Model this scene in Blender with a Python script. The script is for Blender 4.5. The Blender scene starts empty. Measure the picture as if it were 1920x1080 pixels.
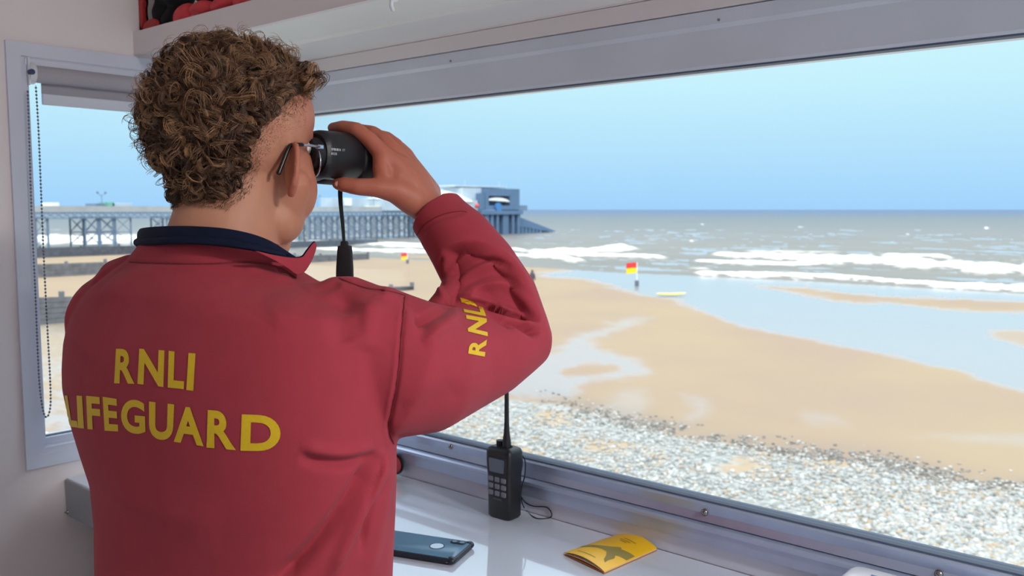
import bpy, bmesh, math, random
import numpy as np
from mathutils import Vector, Matrix, Quaternion
from mathutils.bvhtree import BVHTree

random.seed(7); RNG = np.random.default_rng(7)
SC = bpy.context.scene
COL = SC.collection

# ------------------------------------------------------------------ camera
CZ = 1.55                                   # camera height above the hut floor
PITCH = math.radians(5.09); YAW = math.radians(40.4); FPX = 1650.0
cam_d = bpy.data.cameras.new('camera'); cam = bpy.data.objects.new('camera', cam_d); COL.objects.link(cam)
cam.location = (0, 0, CZ); cam.rotation_euler = (math.pi/2 - PITCH, 0, YAW)
cam_d.sensor_width = 36.0; cam_d.lens = 36.0*FPX/1920.0
cam_d.clip_start = 0.02; cam_d.clip_end = 60000
cam_d.dof.use_dof = True; cam_d.dof.focus_distance = 1.04; cam_d.dof.aperture_fstop = 10.5
SC.camera = cam

# ------------------------------------------------------------------ world, sun, exposure
def srgb(r, g, b):
    f = lambda c: (c/255/12.92) if c/255 <= .04045 else ((c/255+.055)/1.055)**2.4
    return (f(r), f(g), f(b), 1.0)
W = bpy.data.worlds.new('world'); SC.world = W; W.use_nodes = True
nt = W.node_tree; nt.nodes.clear()
tc = nt.nodes.new('ShaderNodeTexCoord'); sp = nt.nodes.new('ShaderNodeSeparateXYZ')
rp = nt.nodes.new('ShaderNodeValToRGB'); bg = nt.nodes.new('ShaderNodeBackground'); wo = nt.nodes.new('ShaderNodeOutputWorld')
mr = nt.nodes.new('ShaderNodeMapRange'); mr.inputs['From Min'].default_value = -.1; mr.inputs['From Max'].default_value = .5
nt.links.new(tc.outputs['Generated'], sp.inputs[0]); nt.links.new(sp.outputs['Z'], mr.inputs['Value'])
nt.links.new(mr.outputs[0], rp.inputs['Fac']); nt.links.new(rp.outputs['Color'], bg.inputs['Color'])
nt.links.new(bg.outputs[0], wo.inputs['Surface'])
el = rp.color_ramp.elements
stops = [(-.1, (150, 150, 140)), (-.01, (140, 170, 200)), (.0, (166, 213, 254)), (.03, (174, 221, 255)), (.07, (186, 230, 255)), (.14, (203, 244, 255)), (.18, (208, 246, 255)),
         (.32, (194, 228, 255)), (.5, (232, 240, 248))]
while len(el) < len(stops): el.new(.5)
for e, (z, c) in zip(el, stops):
    e.position = (z + .1)/.6; e.color = srgb(*c)
m2 = nt.nodes.new('ShaderNodeMapRange'); m2.interpolation_type = 'SMOOTHSTEP'       # bright hazy sky higher up
m2.inputs['From Min'].default_value = .28; m2.inputs['From Max'].default_value = .6; m2.inputs['To Min'].default_value = 1.04; m2.inputs['To Max'].default_value = 3.2
nt.links.new(sp.outputs['Z'], m2.inputs['Value']); nt.links.new(m2.outputs[0], bg.inputs['Strength'])
sun_d = bpy.data.lights.new('sun', 'SUN'); sun = bpy.data.objects.new('sun', sun_d); COL.objects.link(sun)
sun_d.energy = 1.25; sun_d.angle = math.radians(.6); sun_d.color = (1, .95, .87)
sun_dir = Vector((.55, -.62, .95)).normalized()          # behind the hut, to the right
sun.rotation_euler = sun_dir.to_track_quat('Z', 'Y').to_euler()
SC.view_settings.view_transform = 'Standard'; SC.view_settings.look = 'None'
SC.view_settings.gamma = 1.0; SC.view_settings.use_curve_mapping = False
SC.view_settings.exposure = 0.0
SC.cycles.max_bounces = 8; SC.cycles.diffuse_bounces = 4; SC.cycles.glossy_bounces = 4
SC.cycles.transparent_max_bounces = 12; SC.cycles.transmission_bounces = 6
SC.cycles.sample_clamp_indirect = 4.0
SC.cycles.use_denoising = True
try: SC.cycles.denoiser = 'OPENIMAGEDENOISE'
except Exception: pass

# ------------------------------------------------------------------ pixel helpers (1920x1080 frame)
FH = Vector((-math.sin(YAW), math.cos(YAW), 0)); RT = Vector((math.cos(YAW), math.sin(YAW), 0)); UPW = Vector((0, 0, 1))
FWD = FH*math.cos(PITCH) - UPW*math.sin(PITCH); CUP = FH*math.sin(PITCH) + UPW*math.cos(PITCH)
CAM = Vector((0, 0, CZ))
def ray(px, py): return FWD + RT*((px-960)/FPX) + CUP*((540-py)/FPX)
def P(px, py, d): return CAM + ray(px, py)*d
def atz(px, py, z):
    r = ray(px, py); return CAM + r*((z-CZ)/r.z)
def aty(px, py, y):
    r = ray(px, py); return CAM + r*(y/r.y)
def atx(px, py, x):
    r = ray(px, py); return CAM + r*(x/r.x)
def ray_np(px, py):
    f, r, u = np.array(FWD), np.array(RT), np.array(CUP)
    return f + np.multiply.outer((px-960)/FPX, r) + np.multiply.outer((540-py)/FPX, u)
def to_px(co):
    d = co - np.array(CAM); w = d @ np.array(FWD)
    return 960 + FPX*(d @ np.array(RT))/w, 540 - FPX*(d @ np.array(CUP))/w, w

# ------------------------------------------------------------------ materials
def mat(name, col, rough=.6, metal=0.0, var=.0, scale=40, bump=0.0, bscale=200, spec=.5, coat=0, sheen=0, sss=0, sub=(1, .3, .2)):
    m = bpy.data.materials.new(name); m.use_nodes = True; n = m.node_tree; b = n.nodes['Principled BSDF']
    c = srgb(*col)
    b.inputs['Roughness'].default_value = rough; b.inputs['Metallic'].default_value = metal
    b.inputs['Specular IOR Level'].default_value = spec; b.inputs['Coat Weight'].default_value = coat
    b.inputs['Sheen Weight'].default_value = sheen
    if sss:
        b.inputs['Subsurface Weight'].default_value = sss; b.inputs['Subsurface Radius'].default_value = sub; b.inputs['Subsurface Scale'].default_value = .01
    t = n.nodes.new('ShaderNodeTexCoord')
    no = n.nodes.new('ShaderNodeTexNoise'); no.inputs['Scale'].default_value = scale; no.inputs['Detail'].default_value = 4
    n.links.new(t.outputs['Object'], no.inputs['Vector'])
    r = n.nodes.new('ShaderNodeValToRGB'); n.links.new(no.outputs['Fac'], r.inputs['Fac'])
    v = max(var, .02)
    r.color_ramp.elements[0].position = .3; r.color_ramp.elements[1].position = .7
    r.color_ramp.elements[0].color = (c[0]*(1-v), c[1]*(1-v), c[2]*(1-v), 1); r.color_ramp.elements[1].color = (min(1, c[0]*(1+v)), min(1, c[1]*(1+v)), min(1, c[2]*(1+v)), 1)
    n.links.new(r.outputs['Color'], b.inputs['Base Color'])
    if bump:
        nb = n.nodes.new('ShaderNodeTexNoise'); nb.inputs['Scale'].default_value = bscale; nb.inputs['Detail'].default_value = 3
        n.links.new(t.outputs['Object'], nb.inputs['Vector'])
        bp = n.nodes.new('ShaderNodeBump'); bp.inputs['Strength'].default_value = bump; bp.inputs['Distance'].default_value = .002
        n.links.new(nb.outputs['Fac'], bp.inputs['Height']); n.links.new(bp.outputs[0], b.inputs['Normal'])
    return m
M = {}
M['panel'] = mat('white_wall_panel', (236, 228, 228), .45, var=.02, scale=3)
M['trim'] = mat('white_upvc', (212, 217, 232), .35, var=.02, scale=5)
M['frame'] = mat('grey_frame', (214, 220, 232), .38, metal=.0, var=.04, scale=8)
M['alu'] = mat('brushed_aluminium', (178, 190, 214), .34, metal=.6, var=.05, scale=20)
M['seal'] = mat('black_seal', (84, 98, 120), .5)
M['steel'] = mat('screw_steel', (150, 145, 140), .25, metal=1)
M['soffit'] = mat('white_soffit', (244, 244, 240), .5, var=.01, scale=4)
M['desk'] = mat('glossy_white_laminate', (208, 218, 232), .08, var=.015, scale=5, spec=.9, coat=1.0)
M['edge'] = mat('grey_edge', (150, 152, 158), .4)
M['blind'] = mat('blind_fabric', (176, 172, 180), .9, var=.03, scale=300, bump=.2, bscale=900)
M['floor'] = mat('grey_vinyl_floor', (120, 122, 126), .5, var=.12, scale=60)
M['white'] = mat('white_plastic', (225, 228, 235), .3)
M['black'] = mat('black_plastic', (24, 25, 30), .38, bump=.15, bscale=900)
M['rubber'] = mat('black_rubber', (20, 22, 27), .55, bump=.25, bscale=1200)
M['chain'] = mat('chain_beads', (104, 110, 126), .35, metal=.1)
M['yellow'] = mat('yellow_print', (222, 185, 22), .6, var=.04, scale=300, bump=.2, bscale=900)

def glass_mat():
    m = bpy.data.materials.new('window_glass'); m.use_nodes = True; n = m.node_tree; n.nodes.clear()
    o = n.nodes.new('ShaderNodeOutputMaterial'); mx = n.nodes.new('ShaderNodeMixShader'); tr = n.nodes.new('ShaderNodeBsdfTransparent')
    gl = n.nodes.new('ShaderNodeBsdfGlossy'); gl.inputs['Roughness'].default_value = .02; fr = n.nodes.new('ShaderNodeFresnel'); fr.inputs['IOR'].default_value = 1.2
    no = n.nodes.new('ShaderNodeTexNoise'); no.inputs['Scale'].default_value = 2.0
    rr = n.nodes.new('ShaderNodeValToRGB'); rr.color_ramp.elements[0].color = (.95, .965, .97, 1); rr.color_ramp.elements[1].color = (.975, .985, .985, 1)
    n.links.new(no.outputs['Fac'], rr.inputs['Fac']); n.links.new(rr.outputs['Color'], tr.inputs['Color'])
    n.links.new(fr.outputs[0], mx.inputs['Fac']); n.links.new(tr.outputs[0], mx.inputs[1]); n.links.new(gl.outputs[0], mx.inputs[2]); n.links.new(mx.outputs[0], o.inputs['Surface'])
    return m
M['glass'] = glass_mat()

# ------------------------------------------------------------------ object helpers
def link(o, parent=None):
    COL.objects.link(o)
    if parent is not None: o.parent = parent; o.matrix_parent_inverse = Matrix.Translation(parent.location).inverted() if not parent.parent else (Matrix.Translation(parent.parent.location) @ Matrix.Translation(parent.location - parent.parent.location)).inverted()
    return o
def mesh_obj(name, verts, faces, m, parent=None, smooth=False):
    me = bpy.data.meshes.new(name); me.from_pydata([tuple(v) for v in verts], [], faces); me.update()
    if m is not None: me.materials.append(m)
    if smooth: me.polygons.foreach_set('use_smooth', [True]*len(me.polygons))
    o = bpy.data.objects.new(name, me)
    if parent is not None:
        COL.objects.link(o); o.parent = parent          # parents sit unrotated; vertices are given in world space
        base = parent.location if parent.parent is None else Vector(parent['wloc'])
        o.location = -Vector(base); 
    else: COL.objects.link(o)
    if parent is not None: o['wloc'] = (0.0, 0.0, 0.0)
    return o
def empty(name, loc, label=None, cat=None, group=None):
    o = bpy.data.objects.new(name, None); COL.objects.link(o); o.location = loc; o.empty_display_size = .05
    if label: o['label'] = label
    if cat: o['category'] = cat
    if group: o['group'] = group
    return o
def tag(o, label, cat, group=None, kind=None):
    o['label'] = label; o['category'] = cat
    if group: o['group'] = group
    if kind: o['kind'] = kind
    return o
def rebase(o, loc):
    """move a single-mesh object's origin to loc, geometry staying put"""
    loc = Vector(loc); o.data.transform(Matrix.Translation(-loc)); o.location = loc; return o

class MB:
    """collects shapes (world space) into one mesh"""
    def __init__(s): s.v = []; s.f = []
    def add(s, vs, fs):
        k = len(s.v); s.v += [Vector(v) for v in vs]; s.f += [tuple(i+k for i in f) for f in fs]; return s
    def box(s, a, b, bev=0, M4=None):
        bm = bmesh.new(); bmesh.ops.create_cube(bm, size=1)
        a = Vector(a); b = Vector(b); c = (a+b)/2; d = b-a
        for v in bm.verts: v.co = Vector((v.co.x*abs(d.x), v.co.y*abs(d.y), v.co.z*abs(d.z)))
        if bev: bmesh.ops.bevel(bm, geom=bm.edges[:], offset=bev, segments=3, affect='EDGES', profile=.5)
        for v in bm.verts:
            v.co = v.co + c
            if M4 is not None: v.co = M4 @ v.co
        bm.verts.index_update(); s.add([v.co.copy() for v in bm.verts], [[v.index for v in f.verts] for f in bm.faces]); bm.free(); return s
    def rings(s, rings, closed_caps=True, loop=True):
        n = len(rings[0]); vs = [p for r in rings for p in r]; fs = []
        for i in range(len(rings)-1):
            for j in range(n if loop else n-1):
                fs.append((i*n+j, i*n+(j+1) % n, (i+1)*n+(j+1) % n, (i+1)*n+j))
        if closed_caps: fs.append(tuple(range(n))[::-1]); fs.append(tuple((len(rings)-1)*n+j for j in range(n)))
        return s.add(vs, fs)
    def tube(s, pts, rad, seg=12, caps=True, round_=False, flat=1.0, nrm=None):
        """tube along pts; rad a number or list; flat squashes it along nrm"""
        pts = [Vector(p) for p in pts]; n = len(pts)
        rad = [rad]*n if not hasattr(rad, '__len__') else list(rad)
        if round_:
            t0 = (pts[0]-pts[1]).normalized(); t1 = (pts[-1]-pts[-2]).normalized(); a = []; ar = []
            for k in (0, 1, 2): 
                th = math.radians(82 - k*27); a.append(pts[0]+t0*rad[0]*math.sin(th)); ar.append(rad[0]*math.cos(th))
            e = []; er = []
            for k in (2, 1, 0):
                th = math.radians(82 - k*27); e.append(pts[-1]+t1*rad[-1]*math.sin(th)); er.append(rad[-1]*math.cos(th))
            pts = a+pts+e; rad = ar+rad+er; n = len(pts)
        R = []; up = Vector(nrm) if nrm is not None else None; prev = None
        for i in range(n):
            t = (pts[min(i+1, n-1)]-pts[max(i-1, 0)]).normalized()
            if up is not None: x = t.cross(up)
            elif prev is not None: x = prev - t*prev.dot(t)
            else:
                x = t.orthogonal()
            if x.length < 1e-6: x = t.orthogonal()
            x.normalize(); prev = x; y = t.cross(x).normalized()
            R.append([pts[i] + x*(math.cos(2*math.pi*j/seg)*rad[i]) + y*(math.sin(2*math.pi*j/seg)*rad[i]*flat) for j in range(seg)])
        return s.rings(R, caps)
    def sphere(s, c, r, seg=16, M3=None):
        r = Vector((r, r, r)) if not hasattr(r, '__len__') else Vector(r); bm = bmesh.new(); bmesh.ops.create_uvsphere(bm, u_segments=seg, v_segments=max(6, seg*3//4), radius=1)
        for v in bm.verts:
            p = Vector((v.co.x*r.x, v.co.y*r.y, v.co.z*r.z))
            if M3 is not None: p = M3 @ p
            v.co = p + Vector(c)
        bm.verts.index_update(); s.add([v.co.copy() for v in bm.verts], [[v.index for v in f.verts] for f in bm.faces]); bm.free(); return s
    def prism(s, outline, off):
        """closed outline (world points) pushed along off"""
        n = len(outline); off = Vector(off); a = [Vector(p) for p in outline]; b = [p+off for p in a]
        return s.add(a+b, [tuple(range(n))[::-1], tuple(range(n, 2*n))]+[(i, (i+1) % n, n+(i+1) % n, n+i) for i in range(n)])
    def build(s, name, m, parent=None, smooth=False, fixn=True):
        o = mesh_obj(name, s.v, s.f, m, parent, smooth)
        if fixn:
            bm = bmesh.new(); bm.from_mesh(o.data); bmesh.ops.recalc_face_normals(bm, faces=bm.faces); bm.to_mesh(o.data); bm.free()
        if smooth:
            try: o.data.set_sharp_from_angle(angle=math.radians(45))
            except Exception: pass
        return o
def rounded(pts, r, seg=5):
    """round the corners of a 2D closed outline"""
    out = []; n = len(pts)
    for i in range(n):
        p = Vector(pts[i]); a = Vector(pts[i-1]); b = Vector(pts[(i+1) % n])
        d1 = (a-p); d2 = (b-p); rr = min(r, d1.length/2.01, d2.length/2.01); A = p+d1.normalized()*rr; B = p+d2.normalized()*rr
        for k in range(seg+1):
            t = k/seg; out.append((A*(1-t)**2 + p*2*t*(1-t) + B*t*t))
    return out
def smooth_poly(pts, n=8):
    """Catmull-Rom through points (any dimension)"""
    p = [Vector(q) for q in pts]; out = []
    for i in range(len(p)-1):
        a = p[max(i-1, 0)]; b = p[i]; c = p[i+1]; d = p[min(i+2, len(p)-1)]
        for k in range(n):
            t = k/n; out.append(.5*((2*b)+(c-a)*t+(2*a-5*b+4*c-d)*t*t+(3*b-a-3*c+d)*t**3))
    out.append(p[-1]); return out
def remesh(b, vox, smooth_it=4, factor=.5):
    """voxel-union of an MB's shapes; returns a fresh mesh"""
    me = bpy.data.meshes.new('tmp'); me.from_pydata([tuple(v) for v in b.v], [], b.f); me.update()
    bm = bmesh.new(); bm.from_mesh(me); bmesh.ops.recalc_face_normals(bm, faces=bm.faces); bm.to_mesh(me); bm.free()
    o = bpy.data.objects.new('tmp', me); COL.objects.link(o)
    r = o.modifiers.new('r', 'REMESH'); r.mode = 'VOXEL'; r.voxel_size = vox; r.adaptivity = 0
    if smooth_it:
        s = o.modifiers.new('s', 'SMOOTH'); s.iterations = smooth_it; s.factor = factor
    dg = bpy.context.evaluated_depsgraph_get(); dg.update()
    ev = o.evaluated_get(dg); out = bpy.data.meshes.new_from_object(ev)
    bpy.data.objects.remove(o); bpy.data.meshes.remove(me)
    return out
# ================================================================== THE HUT (room)
XL, YW = -1.824, 1.20            # inner faces of the left wall and of the window wall
XR, YB, ZC = 2.3, -1.9, 2.42     # right wall, back wall, ceiling
TH = .09
Z = lambda r: CZ + r
S0, S1 = Z(-.448), Z(.292)       # glass bottom, window head of the long window
# floor and ceiling
MB().box((XL-TH, YB-TH, -.12), (XR+TH, YW+TH, 0)).build('floor', M['floor'])['kind'] = 'structure'
MB().box((XL-TH, YB-TH, ZC), (XR+TH, YW+TH, ZC+.12)).build('ceiling', M['panel'])['kind'] = 'structure'
# window wall: under and over the long window, and its right end
WX0, WX1 = XL+.03, 2.1
w = MB(); w.box((XL-TH, YW, 0), (XR+TH, YW+TH, Z(-.543))); w.box((XL-TH, YW, Z(.323)), (XR+TH, YW+TH, ZC)); w.box((WX1, YW, Z(-.543)), (XR+TH, YW+TH, Z(.323)))
w.build('wall_front', M['panel'])['kind'] = 'structure'
# left wall round its window
LY0, LY1, LZ0, LZ1 = .690, 1.17, Z(-.482), Z(.292)
w = MB(); w.box((XL-TH, YB-TH, 0), (XL, LY0, ZC)); w.box((XL-TH, LY1, 0), (XL, YW+TH, ZC)); w.box((XL-TH, LY0, 0), (XL, LY1, LZ0)); w.box((XL-TH, LY0, LZ1), (XL, LY1, ZC))
w.build('wall_left', M['panel'])['kind'] = 'structure'
# right wall with an unseen window added to let daylight in, back wall with a glazed doorway, both behind the camera
w = MB(); w.box((XR, YB-TH, 0), (XR+TH, YW+TH, .95)); w.box((XR, YB-TH, 2.05), (XR+TH, YW+TH, ZC)); w.box((XR, YB-TH, .95), (XR+TH, -1.2, 2.05)); w.box((XR, .95, .95), (XR+TH, YW+TH, 2.05))
w.build('wall_right', M['panel'])['kind'] = 'structure'
w = MB(); w.box((XL-TH, YB-TH, 0), (-.2, YB, ZC)); w.box((.9, YB-TH, 0), (XR+TH, YB, ZC)); w.box((-.2, YB-TH, 2.1), (.9, YB, ZC))
w.build('wall_back', M['panel'])['kind'] = 'structure'
d = MB().box((-.19, YB-.07, .005), (.89, YB-.03, 2.095), .004).build('door_1', M['white']); d['kind'] = 'structure'
f = empty('fill_window', (XR+.045, -.1, 1.5)); f['kind'] = 'structure'
g = MB(); 
for a, b in (((XR+.01, -1.2, .95), (XR+.07, -1.15, 2.05)), ((XR+.01, .9, .95), (XR+.07, .95, 2.05)), ((XR+.01, -1.15, .95), (XR+.07, .9, 1.0)), ((XR+.01, -1.15, 2.0), (XR+.07, .9, 2.05))): g.box(a, b, .003)
g.build('window_frame', M['trim'], f); MB().box((XR+.035, -1.15, 1.0), (XR+.041, .9, 2.0)).build('pane', M['glass'], f)

# ---- window_1: the long sea window
win = empty('window_1', (0, YW, Z(-.1))); win['kind'] = 'structure'
def prof(name, pts, m, x0=WX0-.03, x1=WX1, parent=win):
    """a bar running along x with the (y, z) profile pts"""
    return MB().prism([(x0, y, z) for y, z in pts], (x1-x0, 0, 0)).build(name, m, parent)
# lower frame: outer member, stepped ledge, lower member, upstand on the desk
zb = Z(-.448); 
prof('glazing_bead', [(YW+.030, zb+.0015), (YW+.012, zb+.0015), (YW+.006, zb), (YW+.006, zb-.003), (YW+.030, zb-.003)], M['seal'])
prof('window_frame', [(YW+.040, zb-.0028), (YW+.003, zb-.0028), (YW+.000, zb-.0055), (YW+.003, zb-.020), (YW+.000, zb-.0325), (YW+.040, zb-.0325)], M['alu'])
prof('window_frame', [(YW+.040, zb-.034), (YW-.011, zb-.034), (YW-.014, zb-.037), (YW-.014, zb-.042), (YW-.010, zb-.044), (YW-.010, zb-.064), (YW+.040, zb-.064)], M['alu'])
prof('window_sill', [(YW+.040, zb-.064), (YW-.002, zb-.064), (YW-.002, Z(-.543)), (YW+.040, Z(-.543))], M['trim'])
# head: frame band and the deep aluminium header below the soffit
zt = Z(.210)
prof('window_head', [(YW+.040, Z(.322)), (YW+.000, Z(.322)), (YW-.002, Z(.294)), (YW+.040, Z(.294))], M['panel'])
prof('window_frame', [(YW+.060, Z(.2925)), (YW+.002, Z(.2925)), (YW+.002, Z(.272)), (YW+.007, Z(.266)), (YW+.007, zt+.004), (YW+.010, zt), (YW+.060, zt)], M['frame'])
prof('glazing_bead', [(YW+.030, zt+.000), (YW+.012, zt+.000), (YW+.012, zt-.0025), (YW+.030, zt-.0025)], M['seal'])
MB().box((WX1-.04, YW+.002, zb), (WX1, YW+.06, zt)).build('window_frame', M['alu'], win)
MB().box((WX0-.03, YW-.002, Z(-.543)), (WX0+.012, YW+.06, Z(.292))).build('window_frame', M['trim'], win)
MB().box((WX0, YW+.018, zb-.01), (WX1-.02, YW+.024, zt+.01)).build('pane', M['glass'], win)
def screw(c, n, r=.0045):
    n = Vector(n).normalized(); b = MB(); c = Vector(c)
    b.tube([c-n*.001, c+n*.0015, c+n*.003, c+n*.0042], [r*1.35, r*1.3, r*.95, r*.35], 14); b.tube([c+n*.003, c+n*.006], [r*.45, r*.4], 6)
    return b
for px, py in ((848, 115), (1350, 38), (1830, -36)):
    p = aty(px, py, YW+.006); screw(p, (0, -1, 0)).build('screw', M['steel'], win, True)
for px, py in ((845, 837), (1321, 961), (1760, 1077)):
    p = aty(px, py, YW+.001); screw(p, (0, -1, 0), .0042).build('screw', M['steel'], win, True)

# ---- window_2: the narrow window in the left wall
win2 = empty('window_2', (XL, .92, Z(-.1))); win2['kind'] = 'structure'
def yz_frame(y0, y1, z0, z1, wdt, x0, x1, name, m, parent, bev=.002, sides='lrtb'):
    b = MB()
    # mitred pieces
    o = [(y0, z0), (y1, z0), (y1, z1), (y0, z1)]; i = [(y0+wdt, z0+wdt), (y1-wdt, z0+wdt), (y1-wdt, z1-wdt), (y0+wdt, z1-wdt)]
    for k in range(4):
        a, bq, c, dd = o[k], o[(k+1) % 4], i[(k+1) % 4], i[k]
        b.prism([(x0, *a), (x0, *bq), (x0, *c), (x0, *dd)], (x1-x0, 0, 0))
    return b.build(name, m, parent)
yz_frame(.668, 1.196, Z(-.510), Z(.318), .026, XL-.001, XL+.007, 'window_frame', M['trim'], win2)
yz_frame(.690, 1.172, Z(-.486), Z(.294), .014, XL-.055, XL+.004, 'window_frame', M['trim'], win2)
yz_frame(.703, 1.160, Z(-.473), Z(.281), .014, XL-.060, XL-.022, 'window_frame', M['trim'], win2)
yz_frame(.716, 1.148, Z(-.460), Z(.268), .003, XL-.044, XL-.034, 'glazing_bead', M['seal'], win2)
MB().box((XL-.042, .712, Z(-.464)), (XL-.037, 1.152, Z(.272))).build('pane', M['glass'], win2)
screw(atx(266, 141, XL+.007), (1, 0, 0), .0035).build('screw', M['steel'], win2, True)

# roller blind in the left window: bracket, roller, cloth, hem bar, beaded chain
rb = empty('roller_blind', (XL-.01, .93, Z(.26)), 'grey roller blind drawn up in the narrow left window, with a beaded chain', 'blind')
bxp = XL+.000
MB().tube([(bxp-.002, .716, Z(.262)), (bxp-.002, 1.142, Z(.262))], .017, 20).build('roller', M['blind'], rb, True)
MB().box((bxp-.016, .737, Z(.226)), (bxp-.0145, 1.138, Z(.266))).build('blind_cloth', M['blind'], rb)
MB().box((bxp-.018, .737, Z(.205)), (bxp-.010, 1.138, Z(.227)), .002).build('hem_bar', M['frame'], rb)
b = MB(); b.box((bxp-.022, .7045, Z(.238)), (bxp+.012, .708, Z(.290)), .001); b.tube([(bxp-.002, .706, Z(.262)), (bxp-.002, .718, Z(.262))], .021, 24)
b.build('bracket', M['white'], rb, True)
MB().tube([(bxp+.010, .708, Z(.262)), (bxp+.020, .708, Z(.262))], .0055, 12).build('clutch_pin', mat('dark_blue_plastic', (40, 52, 96), .4), rb, True)
MB().box((bxp-.020, .700, Z(.275)), (bxp+.006, 1.146, Z(.2905)), .003).build('head_rail', M['trim'], rb)
ch = MB(); pts = []
cpx = [(52, 172), (56, 300), (60, 420), (66, 540), (70, 640), (74, 720), (80, 765), (86, 782), (92, 775), (95, 750), (93, 690), (88, 600), (82, 480), (77, 360), (72, 240), (67, 160)]
pl = smooth_poly([atx(x, y, XL+.016) for x, y in cpx], 24)
L = 0; last = pl[0]; step = .0068; acc = 0; beads = [pl[0]]
for q in pl[1:]:
    seg = (q-last).length
    while acc + seg >= step:
        t = (step-acc)/seg; last = last.lerp(q, t); beads.append(last.copy()); seg = (q-last).length; acc = 0
    acc += seg; last = q
for c in beads: ch.sphere(c, .0022, 8)
ch.tube(pl[::4], .0005, 5); ch.build('bead_chain', M['chain'], rb, True)

# ---- overhead shelf over the long window (lipped front board, stepped underside)
sh = empty('overhead_shelf', (.2, 1.05, Z(.34)), 'long white overhead shelf with a deep front board above the sea window', 'shelf')
sx0, sx1 = XL, XR
MB().prism([(sx0, .919, Z(.370)), (sx0, .919, Z(.323)), (sx0, .931, Z(.3235)), (sx0, .931, Z(.370))], (sx1-sx0, 0, 0)).build('front_board', M['panel'], sh)
MB().prism([(sx0, .931, Z(.3275)), (sx0, 1.066, Z(.3275)), (sx0, 1.070, Z(.3225)), (sx0, 1.078, Z(.3225)), (sx0, 1.080, Z(.3265)), (sx0, YW, Z(.3265)), (sx0, YW, Z(.345)), (sx0, .931, Z(.345))], (sx1-sx0, 0, 0)).build('shelf_board', M['soffit'], sh)
hk = MB(); p = P(736, 1, 1.37); p.y = .919
hp = aty(737, 4, .915); hk.tube([hp+Vector((0, .006, .004)), hp+Vector((0, -.003, .002)), hp+Vector((0, -.004, -.006)), hp+Vector((0, -.001, -.011))], .0032, 10, round_=True)
hk.build('hook', M['white'], sh, True)
sh['kind'] = 'thing'

# things on the shelf, seen through the gap at the top left
red_cloth = mat('red_nylon', (214, 62, 70), .6, var=.08, scale=60, bump=.4, bscale=120)
black_cloth = mat('black_nylon', (14, 14, 18), .8, var=.1, scale=60, bump=.4, bscale=200)
def lump(name, cs, rs, m, seed, parent=None, amp=.012):
    """a crumpled cloth lump: union of ellipsoids, remeshed and rippled"""
    b = MB()
    for c, r in zip(cs, rs): b.sphere(c, r, 14)
    me = remesh(b, .004, 3); co = np.empty(len(me.vertices)*3); me.vertices.foreach_get('co', co); co = co.reshape(-1, 3)
    nn = np.empty(len(me.vertices)*3); me.vertices.foreach_get('normal', nn); nn = nn.reshape(-1, 3)
    w_ = np.sin(co[:, 0]*47+seed+2.5*np.sin(co[:, 2]*60))*.5+np.sin(co[:, 2]*90+co[:, 0]*30+seed*3)*.35+np.sin((co[:, 0]+co[:, 1])*120+seed)*.2
    co = co + nn*(w_*amp)[:, None]; co[:, 2] = np.maximum(co[:, 2], Z(.346)); co[:, 1] = np.maximum(co[:, 1], .9325); co[:, 0] = np.maximum(co[:, 0], XL+.003)
    me.vertices.foreach_set('co', co.ravel()); me.update(); me.materials.append(m)
    me.polygons.foreach_set('use_smooth', [True]*len(me.polygons))
    o = bpy.data.objects.new(name, me); COL.objects.link(o)
    if parent: o.parent = parent; o.location = -parent.location; o['wloc'] = (0., 0., 0.)
    return o
jk = empty('folded_jacket', (XL+.06, .97, Z(.346)), 'dark red jacket bundled into the left corner of the overhead shelf beside the black bag', 'jacket')
lump('cloth', [aty(262, 36, .940), aty(284, 48, .938), aty(258, -15, .940)], [(.016, .012, .045), (.034, .010, .016), (.024, .012, .06)], mat('deep_red_nylon', (176, 40, 44), .6, var=.08, scale=60, bump=.4, bscale=120), 1.0, jk, .003)
bag = lump('black_bag', [aty(312, 22, .975), aty(330, -30, .98), aty(410, -42, .985), aty(326, 38, .968)], [(.024, .030, .045), (.045, .038, .06), (.10, .05, .050), (.018, .026, .03)], black_cloth, 2.0, None, .004)
tag(bag, 'black bag slumped at the left end of the overhead shelf', 'bag')
tb = lump('red_towel', [aty(352, 30, .955), aty(388, 20, .958), aty(372, 40, .952), aty(425, 10, .958)], [(.030, .028, .026), (.045, .028, .016), (.03, .024, .012), (.04, .026, .014)], red_cloth, 4.0, None, .004)
tag(tb, 'coral red cloth folded on the overhead shelf, right of the black bag', 'cloth')
tb = lump('red_pouch', [aty(462, 2, .955), aty(488, -4, .955)], [(.03, .026, .02), (.03, .026, .018)], red_cloth, 5.0, None, .003)
tag(tb, 'small coral red cloth bundle at the right end of the things on the shelf', 'cloth')

FILL_W = [55, 1]
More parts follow.
